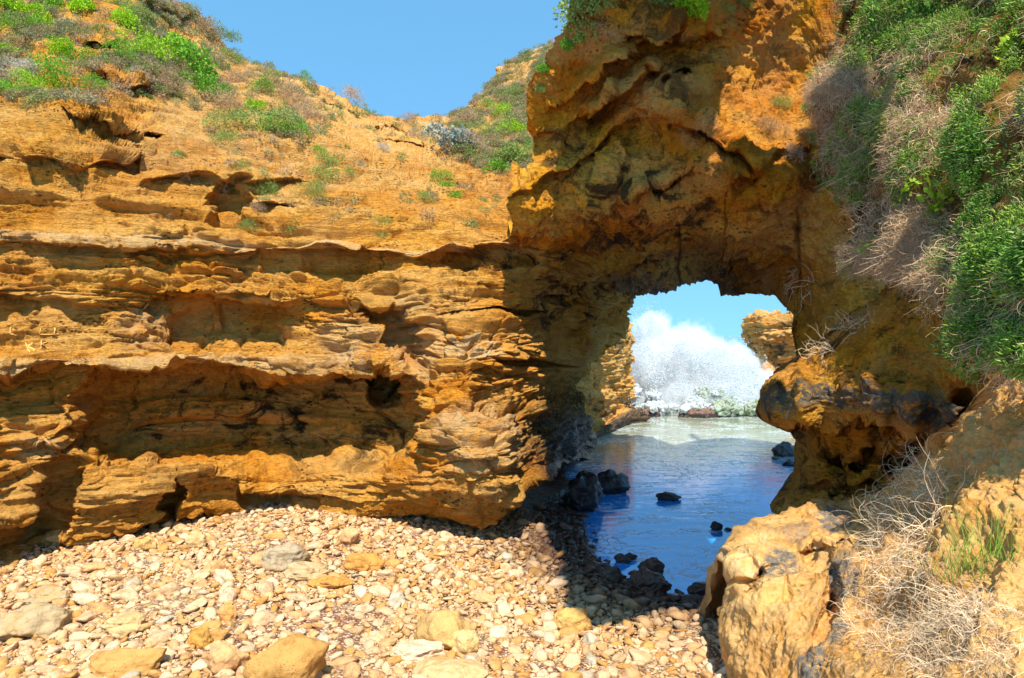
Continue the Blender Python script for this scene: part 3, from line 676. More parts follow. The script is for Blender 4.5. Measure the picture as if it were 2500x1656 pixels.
# ---------------------------------------------------------------- boulders and stones
import bmesh
ICO = {}
def ico(sub):
    if sub not in ICO:
        bm = bmesh.new(); bmesh.ops.create_icosphere(bm, subdivisions=sub, radius=1)
        V = np.array([v.co[:] for v in bm.verts]); F = np.array([[v.index for v in f.verts] for f in bm.faces]); bm.free(); ICO[sub] = (V, F)
    return ICO[sub]
def stone_verts(sub, seed, rough=.25, flat=.6, facet=.5, spike=0):
    V, F = ico(sub); r = np.random.RandomState(seed); V = V.copy()
    # cut by random planes for a broken, worn shape
    for k in range(int(9 * facet) + 2):
        nrm = r.randn(3); nrm /= np.linalg.norm(nrm); d = r.uniform(.55, .85); t = V @ nrm - d; V = V - np.outer(np.where(t > 0, t * .8, 0), nrm)
    V = V * (1 + rough * fbm(V * 1.3 + seed * 3.1, 3, 1)[:, None] + .12 * rough * fbm(V * 6 + seed, 3, 2)[:, None])
    V = V * np.array([1, r.uniform(.65, .95), flat * r.uniform(.8, 1.2)])
    if spike: V[:, 2] += spike * np.clip(V[:, 2], 0, None) * fbm(V * np.array([3.4, 3.4, .5]) + seed, 3, 4, .6, True)
    V[:, :2] /= np.abs(V[:, :2]).max(); V[:, 2] /= np.abs(V[:, 0]).max(); return V, F
def stone_material(name, use_obj=True, wet_all=0.0, cols=None):
    n = NT(name); c = n.coord('Object'); oi = n.n('ShaderNodeObjectInfo'); geo = n.n('ShaderNodeNewGeometry')
    if use_obj: base = oi.outputs['Color']
    else: base = n.ramp(oi.outputs['Random'], cols)
    cc = n.n('ShaderNodeVectorMath', operation='ADD'); n.put(cc.inputs[0], geo.outputs['Position']); n.put(cc.inputs[1], (0, 0, 0))
    nz = n.noise(cc.outputs[0], 9, 7, .65); base = n.mix(1, base, n.ramp(nz, [(.3, (.58, .48, .36)), (.5, (1, 1, 1)), (.7, (1.12, 1.12, 1.1))]), 'MULTIPLY')
    base = n.mix(n.rng(n.noise(cc.outputs[0], 3.5, 5, .6), .52, .66, 0, .55), base, (.52, .27, .075))
    pit = n.rng(n.vor(cc.outputs[0], 55), .1, .28, 1, 0); pit = n.math('MULTIPLY', pit, n.rng(n.noise(cc.outputs[0], 7, 3), .5, .6)); base = n.mix(n.math('MULTIPLY', pit, .6), base, (.2, .11, .05))
    sz = n.n('ShaderNodeSeparateXYZ'); n.put(sz.inputs[0], geo.outputs['Position'])
    zz = n.math('ADD', sz.outputs[2], n.math('MULTIPLY', n.noise(cc.outputs[0], 1.2, 3), .12))
    wet = n.math('MAXIMUM', n.rng(zz, .20, .38, 1, 0), wet_all)
    base = n.mix(wet, base, n.mix(1, base, (.13, .085, .07), 'MULTIPLY'))
    h = n.math('SUBTRACT', n.noise(cc.outputs[0], 22, 8, .7), n.math('MULTIPLY', pit, .5))
    n.bsdf(base, n.rng(wet, 0, 1, .9, .28), n.bump(h, .7, .035), n.rng(wet, 0, 1, .15, .6)); return n.m
M_STONE = stone_material("beach_stone")
M_PEB = stone_material("pebble_mix", False, 0, [(0, (.72, .48, .28)), (.35, (.67, .42, .22)), (.6, (.60, .33, .13)), (.8, (.52, .25, .06)), (1, (.54, .43, .28))])
M_WETROCK = stone_material("wet_rock", True, 1.0)
M_REEF = stone_material("reef_rock", True, .55)

MARKS = []
def boulder(px, py, wpx, hpx, label, cat='boulder', name='boulder', color=(.6, .36, .14), seed=1, base=None, mat=None, rough=.28, flat=None, spike=0, rot=0, sub=5, z0=None, depth=None, Y=None, group=None, facet=.5, bury=.25):
    """a rock whose visible outline is about wpx by hpx source pixels, sitting at its base pixel py"""
    if Y is None:
        zb = z0
        for k in range(30):
            Yt = (H - (zb if zb is not None else .3)) * FPX / (py - CY)
            if z0 is not None: break
            zb = float(beach_z((px - CX) * Yt / FPX, Yt))
        Y = Yt
    else: zb = H - (py - CY) * Y / FPX
    rx = wpx * .5 * Y / FPX; rz = hpx * Y / FPX
    V, F = stone_verts(sub, seed, rough, .6, facet, spike)
    zr = V[:, 2].max() - V[:, 2].min()
    V = V.copy(); V[:, 2] = (V[:, 2] - V[:, 2].min()) / zr          # 0..1
    ry = depth if depth else rx * .85
    V[:, 0] *= rx; V[:, 1] *= ry; V[:, 2] = V[:, 2] * rz * (1 + bury) - rz * bury
    me = mesh_from(name, V, F, mat or M_STONE); me.location = ((px - CX) * Y / FPX, Y + ry * .6, zb); me.rotation_euler = (0, 0, R(rot))
    me.color = (*color, 1); tag(me, label, cat, group)
    short = ' '.join(label.split()); short = __import__('re').split(r' (?:at|in|between|near|beside|resting|half|just|sunk|lying|along|leaning|below|standing|sloping|on|joining|touching|reaching|left|right) ', short)[0]
    MARKS.append((short, px, py - hpx * .3)); return me

TAN, CREAM, ORANGE, GREY = (.60, .34, .15), (.72, .49, .30), (.54, .26, .06), (.44, .31, .16)
boulder(685, 1700, 210, 125, "largest smooth brown boulder at the near edge of the stony beach", color=(.50,.26,.07), seed=11, rough=.15, facet=.2, flat=.5)
boulder(290, 1668, 220, 60, "wide low orange boulder at the near edge, left of the largest boulder", color=(.54,.28,.08), seed=12, rough=.2)
boulder(545, 1655, 100, 80, "pitted tan boulder resting against the largest brown boulder", color=TAN, seed=13)
boulder(60, 1570, 200, 72, "broad grey-brown boulder half buried at the left edge of the beach", color=GREY, seed=14)
boulder(480, 1590, 62, 50, "rounded golden boulder between pale cobbles in the near beach", color=(.56,.29,.06), seed=15, facet=.2)
boulder(550, 1525, 48, 50, "upright orange egg-shaped stone in the left half of the beach", cat='stone', name='beach_stone', color=(.66,.33,.1), seed=16, facet=.1)
boulder(690, 1400, 120, 60, "pale grey hollowed boulder in the middle of the sunlit beach", color=(.40,.30,.18), seed=17)
boulder(735, 1425, 130, 40, "flat grey-tan boulder just in front of the hollowed grey one", color=(.50,.34,.17), seed=18)
boulder(795, 1448, 120, 30, "flat orange slab in the middle of the sunlit beach", cat='slab', name='rock_slab', color=ORANGE, seed=19)
boulder(640, 1392, 90, 40, "long ochre boulder left of the hollowed grey boulder", color=TAN, seed=20)
boulder(345, 1352, 56, 34, "round pitted ochre boulder near the foot of the left cliff", color=(.62,.38,.13), seed=21)
boulder(470, 1345, 52, 46, "round cream boulder near the foot of the cliff", color=(.62,.42,.20), seed=22, facet=.1)
boulder(515, 1410, 60, 36, "rounded tan boulder beside the patch of red gravel", color=TAN, seed=23, facet=.2)
boulder(850, 1335, 60, 44, "tilted tan boulder beside the shade below the overhang", color=TAN, seed=24)
boulder(880, 1400, 110, 40, "flat-topped orange boulder below the shaded hollow", color=ORANGE, seed=25)
boulder(95, 1480, 110, 36, "grey flat boulder on the left beach beside a round tan stone", color=GREY, seed=26)
boulder(1075, 1600, 150, 95, "big square tan boulder sunk in cobbles in the middle of the near beach", color=(.58,.35,.12), seed=27, rough=.2)
boulder(1130, 1610, 80, 62, "pale cracked boulder on the right side of the big square boulder", color=(.64,.43,.18), seed=28)
boulder(1010, 1625, 150, 40, "long pale slab lying in front of the big square boulder", cat='slab', name='rock_slab', color=CREAM, seed=29)
boulder(1400, 1550, 100, 56, "smooth yellow-brown boulder at the sunny edge of the dark wet stones", color=(.60,.36,.11), seed=30, facet=.2)
boulder(1080, 1690, 230, 42, "long pale tan slab along the bottom edge of the photo", cat='slab', name='rock_slab', color=(.62,.40,.18), seed=31, rough=.18)
boulder(150, 1340, 150, 40, "long ochre slab leaning on the foot of the left cliff", cat='slab', name='rock_slab', color=(.66,.38,.12), seed=32, rough=.2)
boulder(280, 1555, 120, 42, "brown boulder between white cobbles left of the golden boulder", color=(.58,.38,.17), seed=33)
boulder(1180, 1480, 80, 24, "thin flat tan slab on the cobbles right of centre", cat='slab', name='rock_slab', color=TAN, seed=34)
WB = (.42, .25, .14)
boulder(1592, 1416, 74, 48, "dark wet boulder standing at the near edge of the blue pool", color=(.62,.3,.14), seed=41, mat=M_WETROCK, z0=-.02)
boulder(1592, 1452, 112, 54, "long dark wet slab sloping down in front of the poolside boulder", cat='slab', name='rock_slab', color=(.55,.3,.16), seed=42, mat=M_WETROCK, z0=.03)
boulder(1722, 1462, 84, 30, "dark wet flat rock beside the near right corner of the pool", cat='rock', name='wet_rock', color=WB, seed=43, mat=M_WETROCK, z0=.0)
boulder(1755, 1480, 80, 30, "reddish dark slab between the pool and the foreground outcrop", cat='slab', name='rock_slab', color=(.6,.3,.2), seed=44, mat=M_WETROCK, z0=.03)
boulder(1520, 1380, 48, 24, "small dark wet rock left of the poolside boulder, further from camera", cat='rock', name='wet_rock', color=WB, seed=45, mat=M_WETROCK, z0=-.01)
boulder(1540, 1372, 40, 18, "pointed dark rock touching the bright reflection in the pool", cat='rock', name='wet_rock', color=WB, seed=46, mat=M_WETROCK, z0=-.01)
boulder(1500, 1430, 60, 44, "dark brown wet boulder on the stones left of the pool", color=(.5,.33,.2), seed=47, mat=M_WETROCK, z0=.04)
boulder(1637, 1226, 66, 22, "flat dark rock in the middle of the blue pool", cat='rock', name='pool_rock', color=(.25,.22,.2), seed=48, mat=M_WETROCK, z0=-.01)
boulder(1752, 1298, 32, 22, "small round black rock in the right part of the pool", cat='rock', name='pool_rock', color=(.15,.12,.12), seed=49, mat=M_WETROCK, z0=-.01, facet=.1)
boulder(1780, 1298, 20, 8, "tiny black rock just right of the round black rock", cat='rock', name='pool_rock', color=(.15,.12,.12), seed=50, mat=M_WETROCK, z0=-.01, sub=3)
boulder(1798, 1303, 14, 5, "tiniest black rock in the pool near the outcrop", cat='rock', name='pool_rock', color=(.15,.12,.12), seed=51, mat=M_WETROCK, z0=-.01, sub=3)
boulder(1925, 1118, 72, 36, "dark peaked rock in the water under the crusted ledge", cat='rock', name='pool_rock', color=(.2,.18,.2), seed=52, mat=M_WETROCK, z0=-.02)
boulder(1896, 1124, 22, 7, "low dark rock just in front of the peaked rock", cat='rock', name='pool_rock', color=(.2,.18,.2), seed=53, mat=M_WETROCK, z0=-.01, sub=3)
boulder(1930, 1140, 34, 18, "dark round rock beside the ledge wall in the pool", cat='rock', name='pool_rock', color=(.2,.18,.2), seed=54, mat=M_WETROCK, z0=-.01, sub=4)
boulder(1500, 1213, 104, 60, "wet black boulder lobe reaching into the pool from the pillar foot", color=(.20,.18,.2), seed=55, mat=M_WETROCK, z0=-.02, depth=.5, rough=.34, flat=.6)
boulder(1425, 1256, 120, 96, "wet black boulder at the foot of the pillar beside the pool", color=(.2,.18,.2), seed=56, mat=M_WETROCK, z0=-.02, depth=.6, rough=.34)
boulder(1708, 1024, 142, 36, "jagged dark reef rock in the surf at the pool's far end", cat='reef rock', name='reef_rock', color=(.32,.20,.13), seed=57, mat=M_REEF, z0=-.05, spike=1.1, depth=.6)
boulder(1595, 1022, 52, 30, "small jagged dark reef rock left of the long reef rock", cat='reef rock', name='reef_rock', color=(.32,.20,.13), seed=58, mat=M_REEF, z0=-.05, spike=1.1, depth=.4)
boulder(1562, 1016, 44, 30, "dark reef rock joining the foot of the far pillar", cat='reef rock', name='reef_rock', color=(.3,.2,.14), seed=59, mat=M_REEF, z0=-.05, spike=.7, depth=.5)
boulder(1905, 1000, 150, 70, "dark wave-washed rock shelf right of the breaking wave", cat='rock shelf', name='rock_shelf', color=(.26,.22,.24), seed=60, mat=M_REEF, z0=-.05, spike=.5, depth=1.5)
boulder(1860, 965, 80, 22, "low dark rock in the foam behind the rock shelf", cat='rock', name='pool_rock', color=(.22,.2,.24), seed=61, mat=M_REEF, z0=-.05, spike=.4)
print('boulders', round(time.time() - T0, 1))

# rock blobs added out of frame overhead to shade the pool and beach
for (cx, cy, rx, ry) in ((2.5, 4.35, 1.2, 1.85), (3.25, 5.95, 1.25, 1.2), (2.05, 2.5, 0.95, 0.75)):
    V, F = stone_verts(5, 404, .12, .6, .2); V = V * np.array([rx, ry, .9]) + np.array([cx, cy, 8.75])
    shade_blob = mesh_from("pool_shade_blob", V, F, M_ARCH, parent=bpy.data.objects["rock_arch"])
# cobbles: the largest on screen one by one, the rest as one mass
rg = np.random.RandomState(5)
def scatter(n, r0, r1, seed):
    r = np.random.RandomState(seed); Yp = 4.2 + 9.2 * r.rand(n * 4) ** 1.0; xp = r.uniform(-1, 1, n * 4)
    x = xp * Yp * .80; z = beach_z(x, Yp); rad = r0 * (r1 / r0) ** (r.rand(n * 4) ** 1.6)
    ppx = CX + FPX * x / Yp; ppy = CY + FPX * (H - z) / Yp
    ok = (z > -.06) & (ppx > -60) & (ppx < 1860) & (ppy < 1760) & (ppy > line(ppx, L_base) - 55)
    return np.stack([x, Yp, z, rad], 1)[ok]
def thin(S_, k=.8):
    S_ = S_[np.argsort(-S_[:, 3])]; keep = []; cell = {}; g = .3
    for s in S_:
        cx, cy = int(s[0] // g), int(s[1] // g); bad = False
        for i in (-1, 0, 1):
            for j in (-1, 0, 1):
                for t in cell.get((cx + i, cy + j), ()):
                    if (t[0] - s[0]) ** 2 + (t[1] - s[1]) ** 2 < (k * (t[3] + s[3])) ** 2: bad = True; break
                if bad: break
            if bad: break
        if not bad: keep.append(s); cell.setdefault((cx, cy), []).append(s)
    return np.array(keep)
big = thin(np.concatenate([scatter(420, .070, .125, 1), scatter(14000, .022, .070, 2)]), .72)
score = big[:, 3] / big[:, 1]
order = np.argsort(-score); top = big[order[:290]]; rest = big[order[290:]]
stone_meshes = []
for k in range(14):
    V, F = stone_verts(3, 200 + k, .28, .46, 1.4); stone_meshes.append(mesh_from("beach_stone", V, F, M_STONE, link=False).data)
CN = [("cream", CREAM), ("pale tan", (.67, .42, .23)), ("tan", TAN), ("ochre", (.56, .30, .09)), ("grey", (.52, .43, .30))]
CW = [.28, .30, .22, .14, .06]
STONES = []
for s in top:
    x, y, z, r = s; k = rg.choice(5, p=CW); cname, cc = CN[k]
    px = CX + FPX * x / y; py = CY + FPX * (H - z) / y
    o = bpy.data.objects.new("beach_stone", stone_meshes[rg.randint(14)]); COL.objects.link(o)
    sc = r * rg.uniform(.95, 1.25); o.location = (x, y, z + .22 * r); o.scale = (sc * rg.uniform(.95, 1.3), sc, sc * rg.uniform(.8, 1.25))
    o.rotation_euler = (rg.uniform(-.4, .4), rg.uniform(-.4, .4), rg.uniform(0, 6.3)); v = rg.uniform(.88, 1.1); o.color = (cc[0] * v, cc[1] * v, cc[2] * v, 1)
    STONES.append((o, cname, px, py, z))
import re as _re
count = {}
ORD = ['', 'second ', 'third ', 'fourth ', 'fifth ', 'sixth ', 'seventh ', 'eighth ', 'ninth ', 'tenth ', 'eleventh ', 'twelfth ', 'another ']
def nearest_mark(px, py): return min(MARKS, key=lambda m: (m[1] - px) ** 2 + 3 * (m[2] - py) ** 2)
STONES.sort(key=lambda t: min((m[1] - t[2]) ** 2 + 3 * (m[2] - t[3]) ** 2 for m in MARKS))
for o, cname, px, py, z in STONES:
    m = nearest_mark(px, py); dx, dy = px - m[1], (py - m[2]) * 1.7
    rel = ("left of" if dx < 0 else "right of") if abs(dx) > abs(dy) else ("behind" if dy < 0 else "in front of")
    key = (cname, rel, m[0]); k = count.get(key, 0); count[key] = k + 1
    tag(o, f"{ORD[min(k, 12)]}{'nearest ' if k else 'closest '}{cname} stone {rel} the {m[0]}", "stone", "loose rounded stones on the beach")
print('stones', len(top), len(rest), round(time.time() - T0, 1))

def hidden_collection(name, objs):
    c = bpy.data.collections.new(name)
    for o in objs: c.objects.link(o)
    return c
def scatter_mass(name, P, rot, scale, idx, variants, parent=None):
    """one object that instances small variants on a cloud of points"""
    me = bpy.data.meshes.new(name); me.vertices.add(len(P)); me.vertices.foreach_set("co", np.ascontiguousarray(P, np.float32).ravel())
    a = me.attributes.new("rot", 'FLOAT_VECTOR', 'POINT'); a.data.foreach_set("vector", np.ascontiguousarray(rot, np.float32).ravel())
    sc = np.asarray(scale, np.float32); sc = np.repeat(sc[:, None], 3, 1) if sc.ndim == 1 else sc
    a = me.attributes.new("scl", 'FLOAT_VECTOR', 'POINT'); a.data.foreach_set("vector", np.ascontiguousarray(sc).ravel())
    a = me.attributes.new("idx", 'INT', 'POINT'); a.data.foreach_set("value", np.ascontiguousarray(idx, np.int32))
    o = bpy.data.objects.new(name, me); COL.objects.link(o)
    if parent is not None: o.parent = parent
    g = bpy.data.node_groups.new(name, 'GeometryNodeTree'); g.is_modifier = True
    g.interface.new_socket("Geometry", in_out='INPUT', socket_type='NodeSocketGeometry'); g.interface.new_socket("Geometry", in_out='OUTPUT', socket_type='NodeSocketGeometry')
    gi = g.nodes.new('NodeGroupInput'); go = g.nodes.new('NodeGroupOutput'); ip = g.nodes.new('GeometryNodeInstanceOnPoints'); ci = g.nodes.new('GeometryNodeCollectionInfo')
    ci.inputs['Collection'].default_value = hidden_collection(name + "_kinds", variants); ci.inputs['Separate Children'].default_value = True; ci.inputs['Reset Children'].default_value = True
    ip.inputs['Pick Instance'].default_value = True
    L = g.links.new; L(gi.outputs[0], ip.inputs['Points']); L(ci.outputs[0], ip.inputs['Instance']); L(ip.outputs[0], go.inputs[0])
    for nm, ty, sk in (("rot", 'FLOAT_VECTOR', 'Rotation'), ("scl", 'FLOAT_VECTOR', 'Scale'), ("idx", 'INT', 'Instance Index')):
        na = g.nodes.new('GeometryNodeInputNamedAttribute'); na.data_type = ty; na.inputs['Name'].default_value = nm; L(na.outputs[0], ip.inputs[sk])
    m = o.modifiers.new("scatter", 'NODES'); m.node_group = g; return o

small = scatter(15000, .012, .032, 3)
mass = np.concatenate([rest, small]); nm_ = len(mass)
pv = []
for k in range(8):
    V, F = stone_verts(2, 300 + k, .24, .5, 1.2); pv.append(mesh_from("pebble", V, F, M_PEB, link=False))
sc3 = mass[:, 3:4] * rg.uniform(.8, 1.3, (nm_, 3))
Pm = mass[:, :3].copy(); Pm[:, 2] += mass[:, 3] * rg.uniform(.05, .45, nm_)
o = scatter_mass("pebbles", Pm, np.stack([rg.uniform(-.6, .6, nm_), rg.uniform(-.6, .6, nm_), rg.uniform(0, 6.3, nm_)], 1), sc3, rg.randint(0, 8, nm_), pv)
tag(o, "small cream and tan pebbles filling the gaps between the beach stones", kind='stuff')
print('pebbles', nm_, round(time.time() - T0, 1))

# ---------------------------------------------------------------- vegetation
def foliage_material(name, cols=None, rough=.6, trans=.25):
    n = NT(name); oi = n.n('ShaderNodeObjectInfo'); t = n.attr('tint')
    base = n.ramp(oi.outputs['Random'], cols) if cols else oi.outputs['Color']
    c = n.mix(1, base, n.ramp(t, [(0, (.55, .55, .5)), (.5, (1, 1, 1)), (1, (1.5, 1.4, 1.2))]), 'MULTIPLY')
    b = n.bsdf(c, rough, None, .25)
    tr = n.n('ShaderNodeBsdfTranslucent'); n.put(tr.inputs[0], c); mx = n.n('ShaderNodeMixShader'); mx.inputs[0].default_value = trans
    n.t.links.new(b.outputs[0], mx.inputs[1]); n.t.links.new(tr.outputs[0], mx.inputs[2]); n.t.links.new(mx.outputs[0], n.out.inputs[0]); return n.m
M_LEAF = foliage_material("shrub_leaf", rough=.7)
M_TWIG = foliage_material("dry_twig", rough=.8, trans=0.0)
M_TWIGMIX = foliage_material("dry_twig_mix", [(0, (.56, .37, .20)), (.4, (.72, .52, .32)), (.75, (.46, .28, .14)), (1, (.78, .60, .42))], .8, 0)
M_GREENMIX = foliage_material("green_leaf_mix", [(0, (.07, .18, .015)), (.35, (.14, .32, .03)), (.7, (.24, .38, .05)), (1, (.09, .22, .05))], .45, .2)
M_SCRUBMIX = foliage_material("scrub_mix", [(0, (.30, .21, .10)), (.3, (.40, .27, .15)), (.5, (.20, .22, .07)), (.75, (.16, .24, .04)), (1, (.36, .30, .20))], .7, .15)

def leaves_mesh(name, C_, D_, L, Wd, tint, mat, fat=False, link=False):
    """one mesh of many leaves: C_ roots (n,3), D_ directions (n,3), L lengths, Wd widths"""
    n = len(C_); D_ = D_ / (np.linalg.norm(D_, axis=1, keepdims=True) + 1e-9)
    up = np.random.RandomState(n).randn(n, 3); s = np.cross(D_, up); s /= np.linalg.norm(s, axis=1, keepdims=True) + 1e-9; u = np.cross(s, D_)
    L = np.broadcast_to(L, (n,))[:, None]; Wd = np.broadcast_to(Wd, (n,))[:, None]
    if fat:
        a = C_; V = [a, a + D_ * L * .35 + s * Wd, a + D_ * L * .35 + u * Wd, a + D_ * L * .35 - s * Wd, a + D_ * L * .35 - u * Wd, a + D_ * L + u * Wd * .3]
        F0 = np.array([[0, 1, 2], [0, 2, 3], [0, 3, 4], [0, 4, 1], [5, 2, 1], [5, 3, 2], [5, 4, 3], [5, 1, 4]]); k = 6
    else:
        V = [C_, C_ + D_ * L * .5 + s * Wd + u * Wd * .3, C_ + D_ * L, C_ + D_ * L * .5 - s * Wd + u * Wd * .3]; F0 = np.array([[0, 1, 2], [0, 2, 3]]); k = 4
    V = np.stack(V, 1).reshape(-1, 3); F = (F0[None] + (np.arange(n) * k)[:, None, None]).reshape(-1, 3)
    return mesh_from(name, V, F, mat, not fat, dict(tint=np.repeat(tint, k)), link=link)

def twigs_mesh(name, n, seg, length, curl, r0, seed, mat, spread=1.0, droop=0.0, base=.15, link=False, up=(0, 0, 1), leafy=0, roots=None):
    r = np.random.RandomState(seed); Vs, Fs, T = [], [], []; off = 0
    lc, ld, lt = [], [], []
    for k in range(n):
        d = np.array(up, float) + spread * r.randn(3) * .8; d /= np.linalg.norm(d); p = np.append(r.uniform(-base, base, 2), 0) * 1.0 if roots is None else roots[r.randint(len(roots))]
        ax = r.randn(3); ax /= np.linalg.norm(ax); L = length * r.uniform(.5, 1.2) / seg; tw = curl * r.uniform(.2, 1.3)
        pts = [p]
        for j in range(seg):
            d = d + np.cross(ax, d) * tw / seg + r.randn(3) * .22 * curl / seg; d[2] -= droop / seg; d /= np.linalg.norm(d); p = p + d * L; pts.append(p)
            ax = ax + r.randn(3) * .5; ax /= np.linalg.norm(ax)
            if leafy and r.rand() < leafy: lc.append(p); ld.append(d + r.randn(3) * .5); lt.append(r.rand())
        pts = np.array(pts); tang = np.gradient(pts, axis=0); tang /= np.linalg.norm(tang, axis=1, keepdims=True) + 1e-9
        a = np.cross(tang, [.3, .5, .8]); a /= np.linalg.norm(a, axis=1, keepdims=True) + 1e-9; b = np.cross(tang, a)
        rad = (r0 * r.uniform(.6, 1.2) * np.linspace(1, .35, seg + 1))[:, None]
        ring = [pts + rad * (a * math.cos(t) + b * math.sin(t)) for t in (0, 2.094, 4.189)]
        V = np.stack(ring, 1).reshape(-1, 3); F = []
        for j in range(seg):
            for t in range(3):
                i0 = off + j * 3 + t; i1 = off + j * 3 + (t + 1) % 3; F.append([i0, i1, i1 + 3, i0 + 3])
        Vs.append(V); Fs += F; T.append(np.full(len(V), r.rand())); off += len(V)
    o = mesh_from(name, np.concatenate(Vs), np.array(Fs), mat, True, dict(tint=np.concatenate(T)), link=link)
    o['_leaf'] = 0
    del o['_leaf']
    return (o, np.array(lc), np.array(ld), np.array(lt)) if leafy else o

def bush_mesh(n, seed, leaf, wid, mat, lobes=5, fat=False, name="shrub", inner=.55):
    """leaf cloud filling an uneven lobed dome of radius about 1"""
    r = np.random.RandomState(seed); cs = np.stack([r.uniform(-.55, .55, lobes), r.uniform(-.55, .55, lobes), r.uniform(.05, .5, lobes)], 1); rr = r.uniform(.32, .6, lobes)
    k = r.randint(0, lobes, n); d = r.randn(n, 3); d[:, 2] = np.abs(d[:, 2]) * 1.1 - .25; d /= np.linalg.norm(d, axis=1, keepdims=True)
    rad = rr[k] * (inner + (1 - inner) * r.rand(n) ** .6); P = cs[k] + d * rad[:, None] * np.array([1, 1, .9])
    P += .05 * r.randn(n, 3); D = d + .8 * r.randn(n, 3)
    keep = P[:, 2] > -.15
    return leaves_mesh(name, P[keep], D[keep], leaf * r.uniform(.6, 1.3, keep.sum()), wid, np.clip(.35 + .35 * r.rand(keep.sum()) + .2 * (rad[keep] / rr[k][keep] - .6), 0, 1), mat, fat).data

BM = {'fine': [bush_mesh(1500, 10 + i, .085, .018, M_LEAF, 6) for i in range(3)],
      'leafy': [bush_mesh(1100, 20 + i, .13, .04, M_LEAF, 5) for i in range(3)],
      'dry': [bush_mesh(1300, 30 + i, .16, .009, M_LEAF, 6, inner=.3) for i in range(3)]}
def align(nrm, rnd, upmix=.6):
    n = Vector(nrm) * (1 - upmix) + Vector((0, 0, 1)) * upmix; n.normalize()
    q = n.to_track_quat('Z', 'Y'); from mathutils import Quaternion
    return (q @ Quaternion((0, 0, 1), rnd)).to_euler()
BR, GRN, OLV, BRN, GRY = (.27, .47, .01), (.15, .33, .02), (.22, .29, .06), (.44, .29, .15), (.46, .42, .34)
def shrub(layer, px, py, rpx, kind, color, label, group=None, cat='shrub', name='shrub', squash=.85, wide=1.0):
    rpx = rpx * 1.25
    P, N = surf(layer, px, py); r = rpx * P[1] / FPX
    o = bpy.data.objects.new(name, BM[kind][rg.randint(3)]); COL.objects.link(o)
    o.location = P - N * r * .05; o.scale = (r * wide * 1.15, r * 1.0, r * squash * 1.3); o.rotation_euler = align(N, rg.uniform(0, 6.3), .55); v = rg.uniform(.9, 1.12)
    o.color = (color[0] * v, color[1] * v, color[2] * v, 1); tag(o, label, cat, group); return o
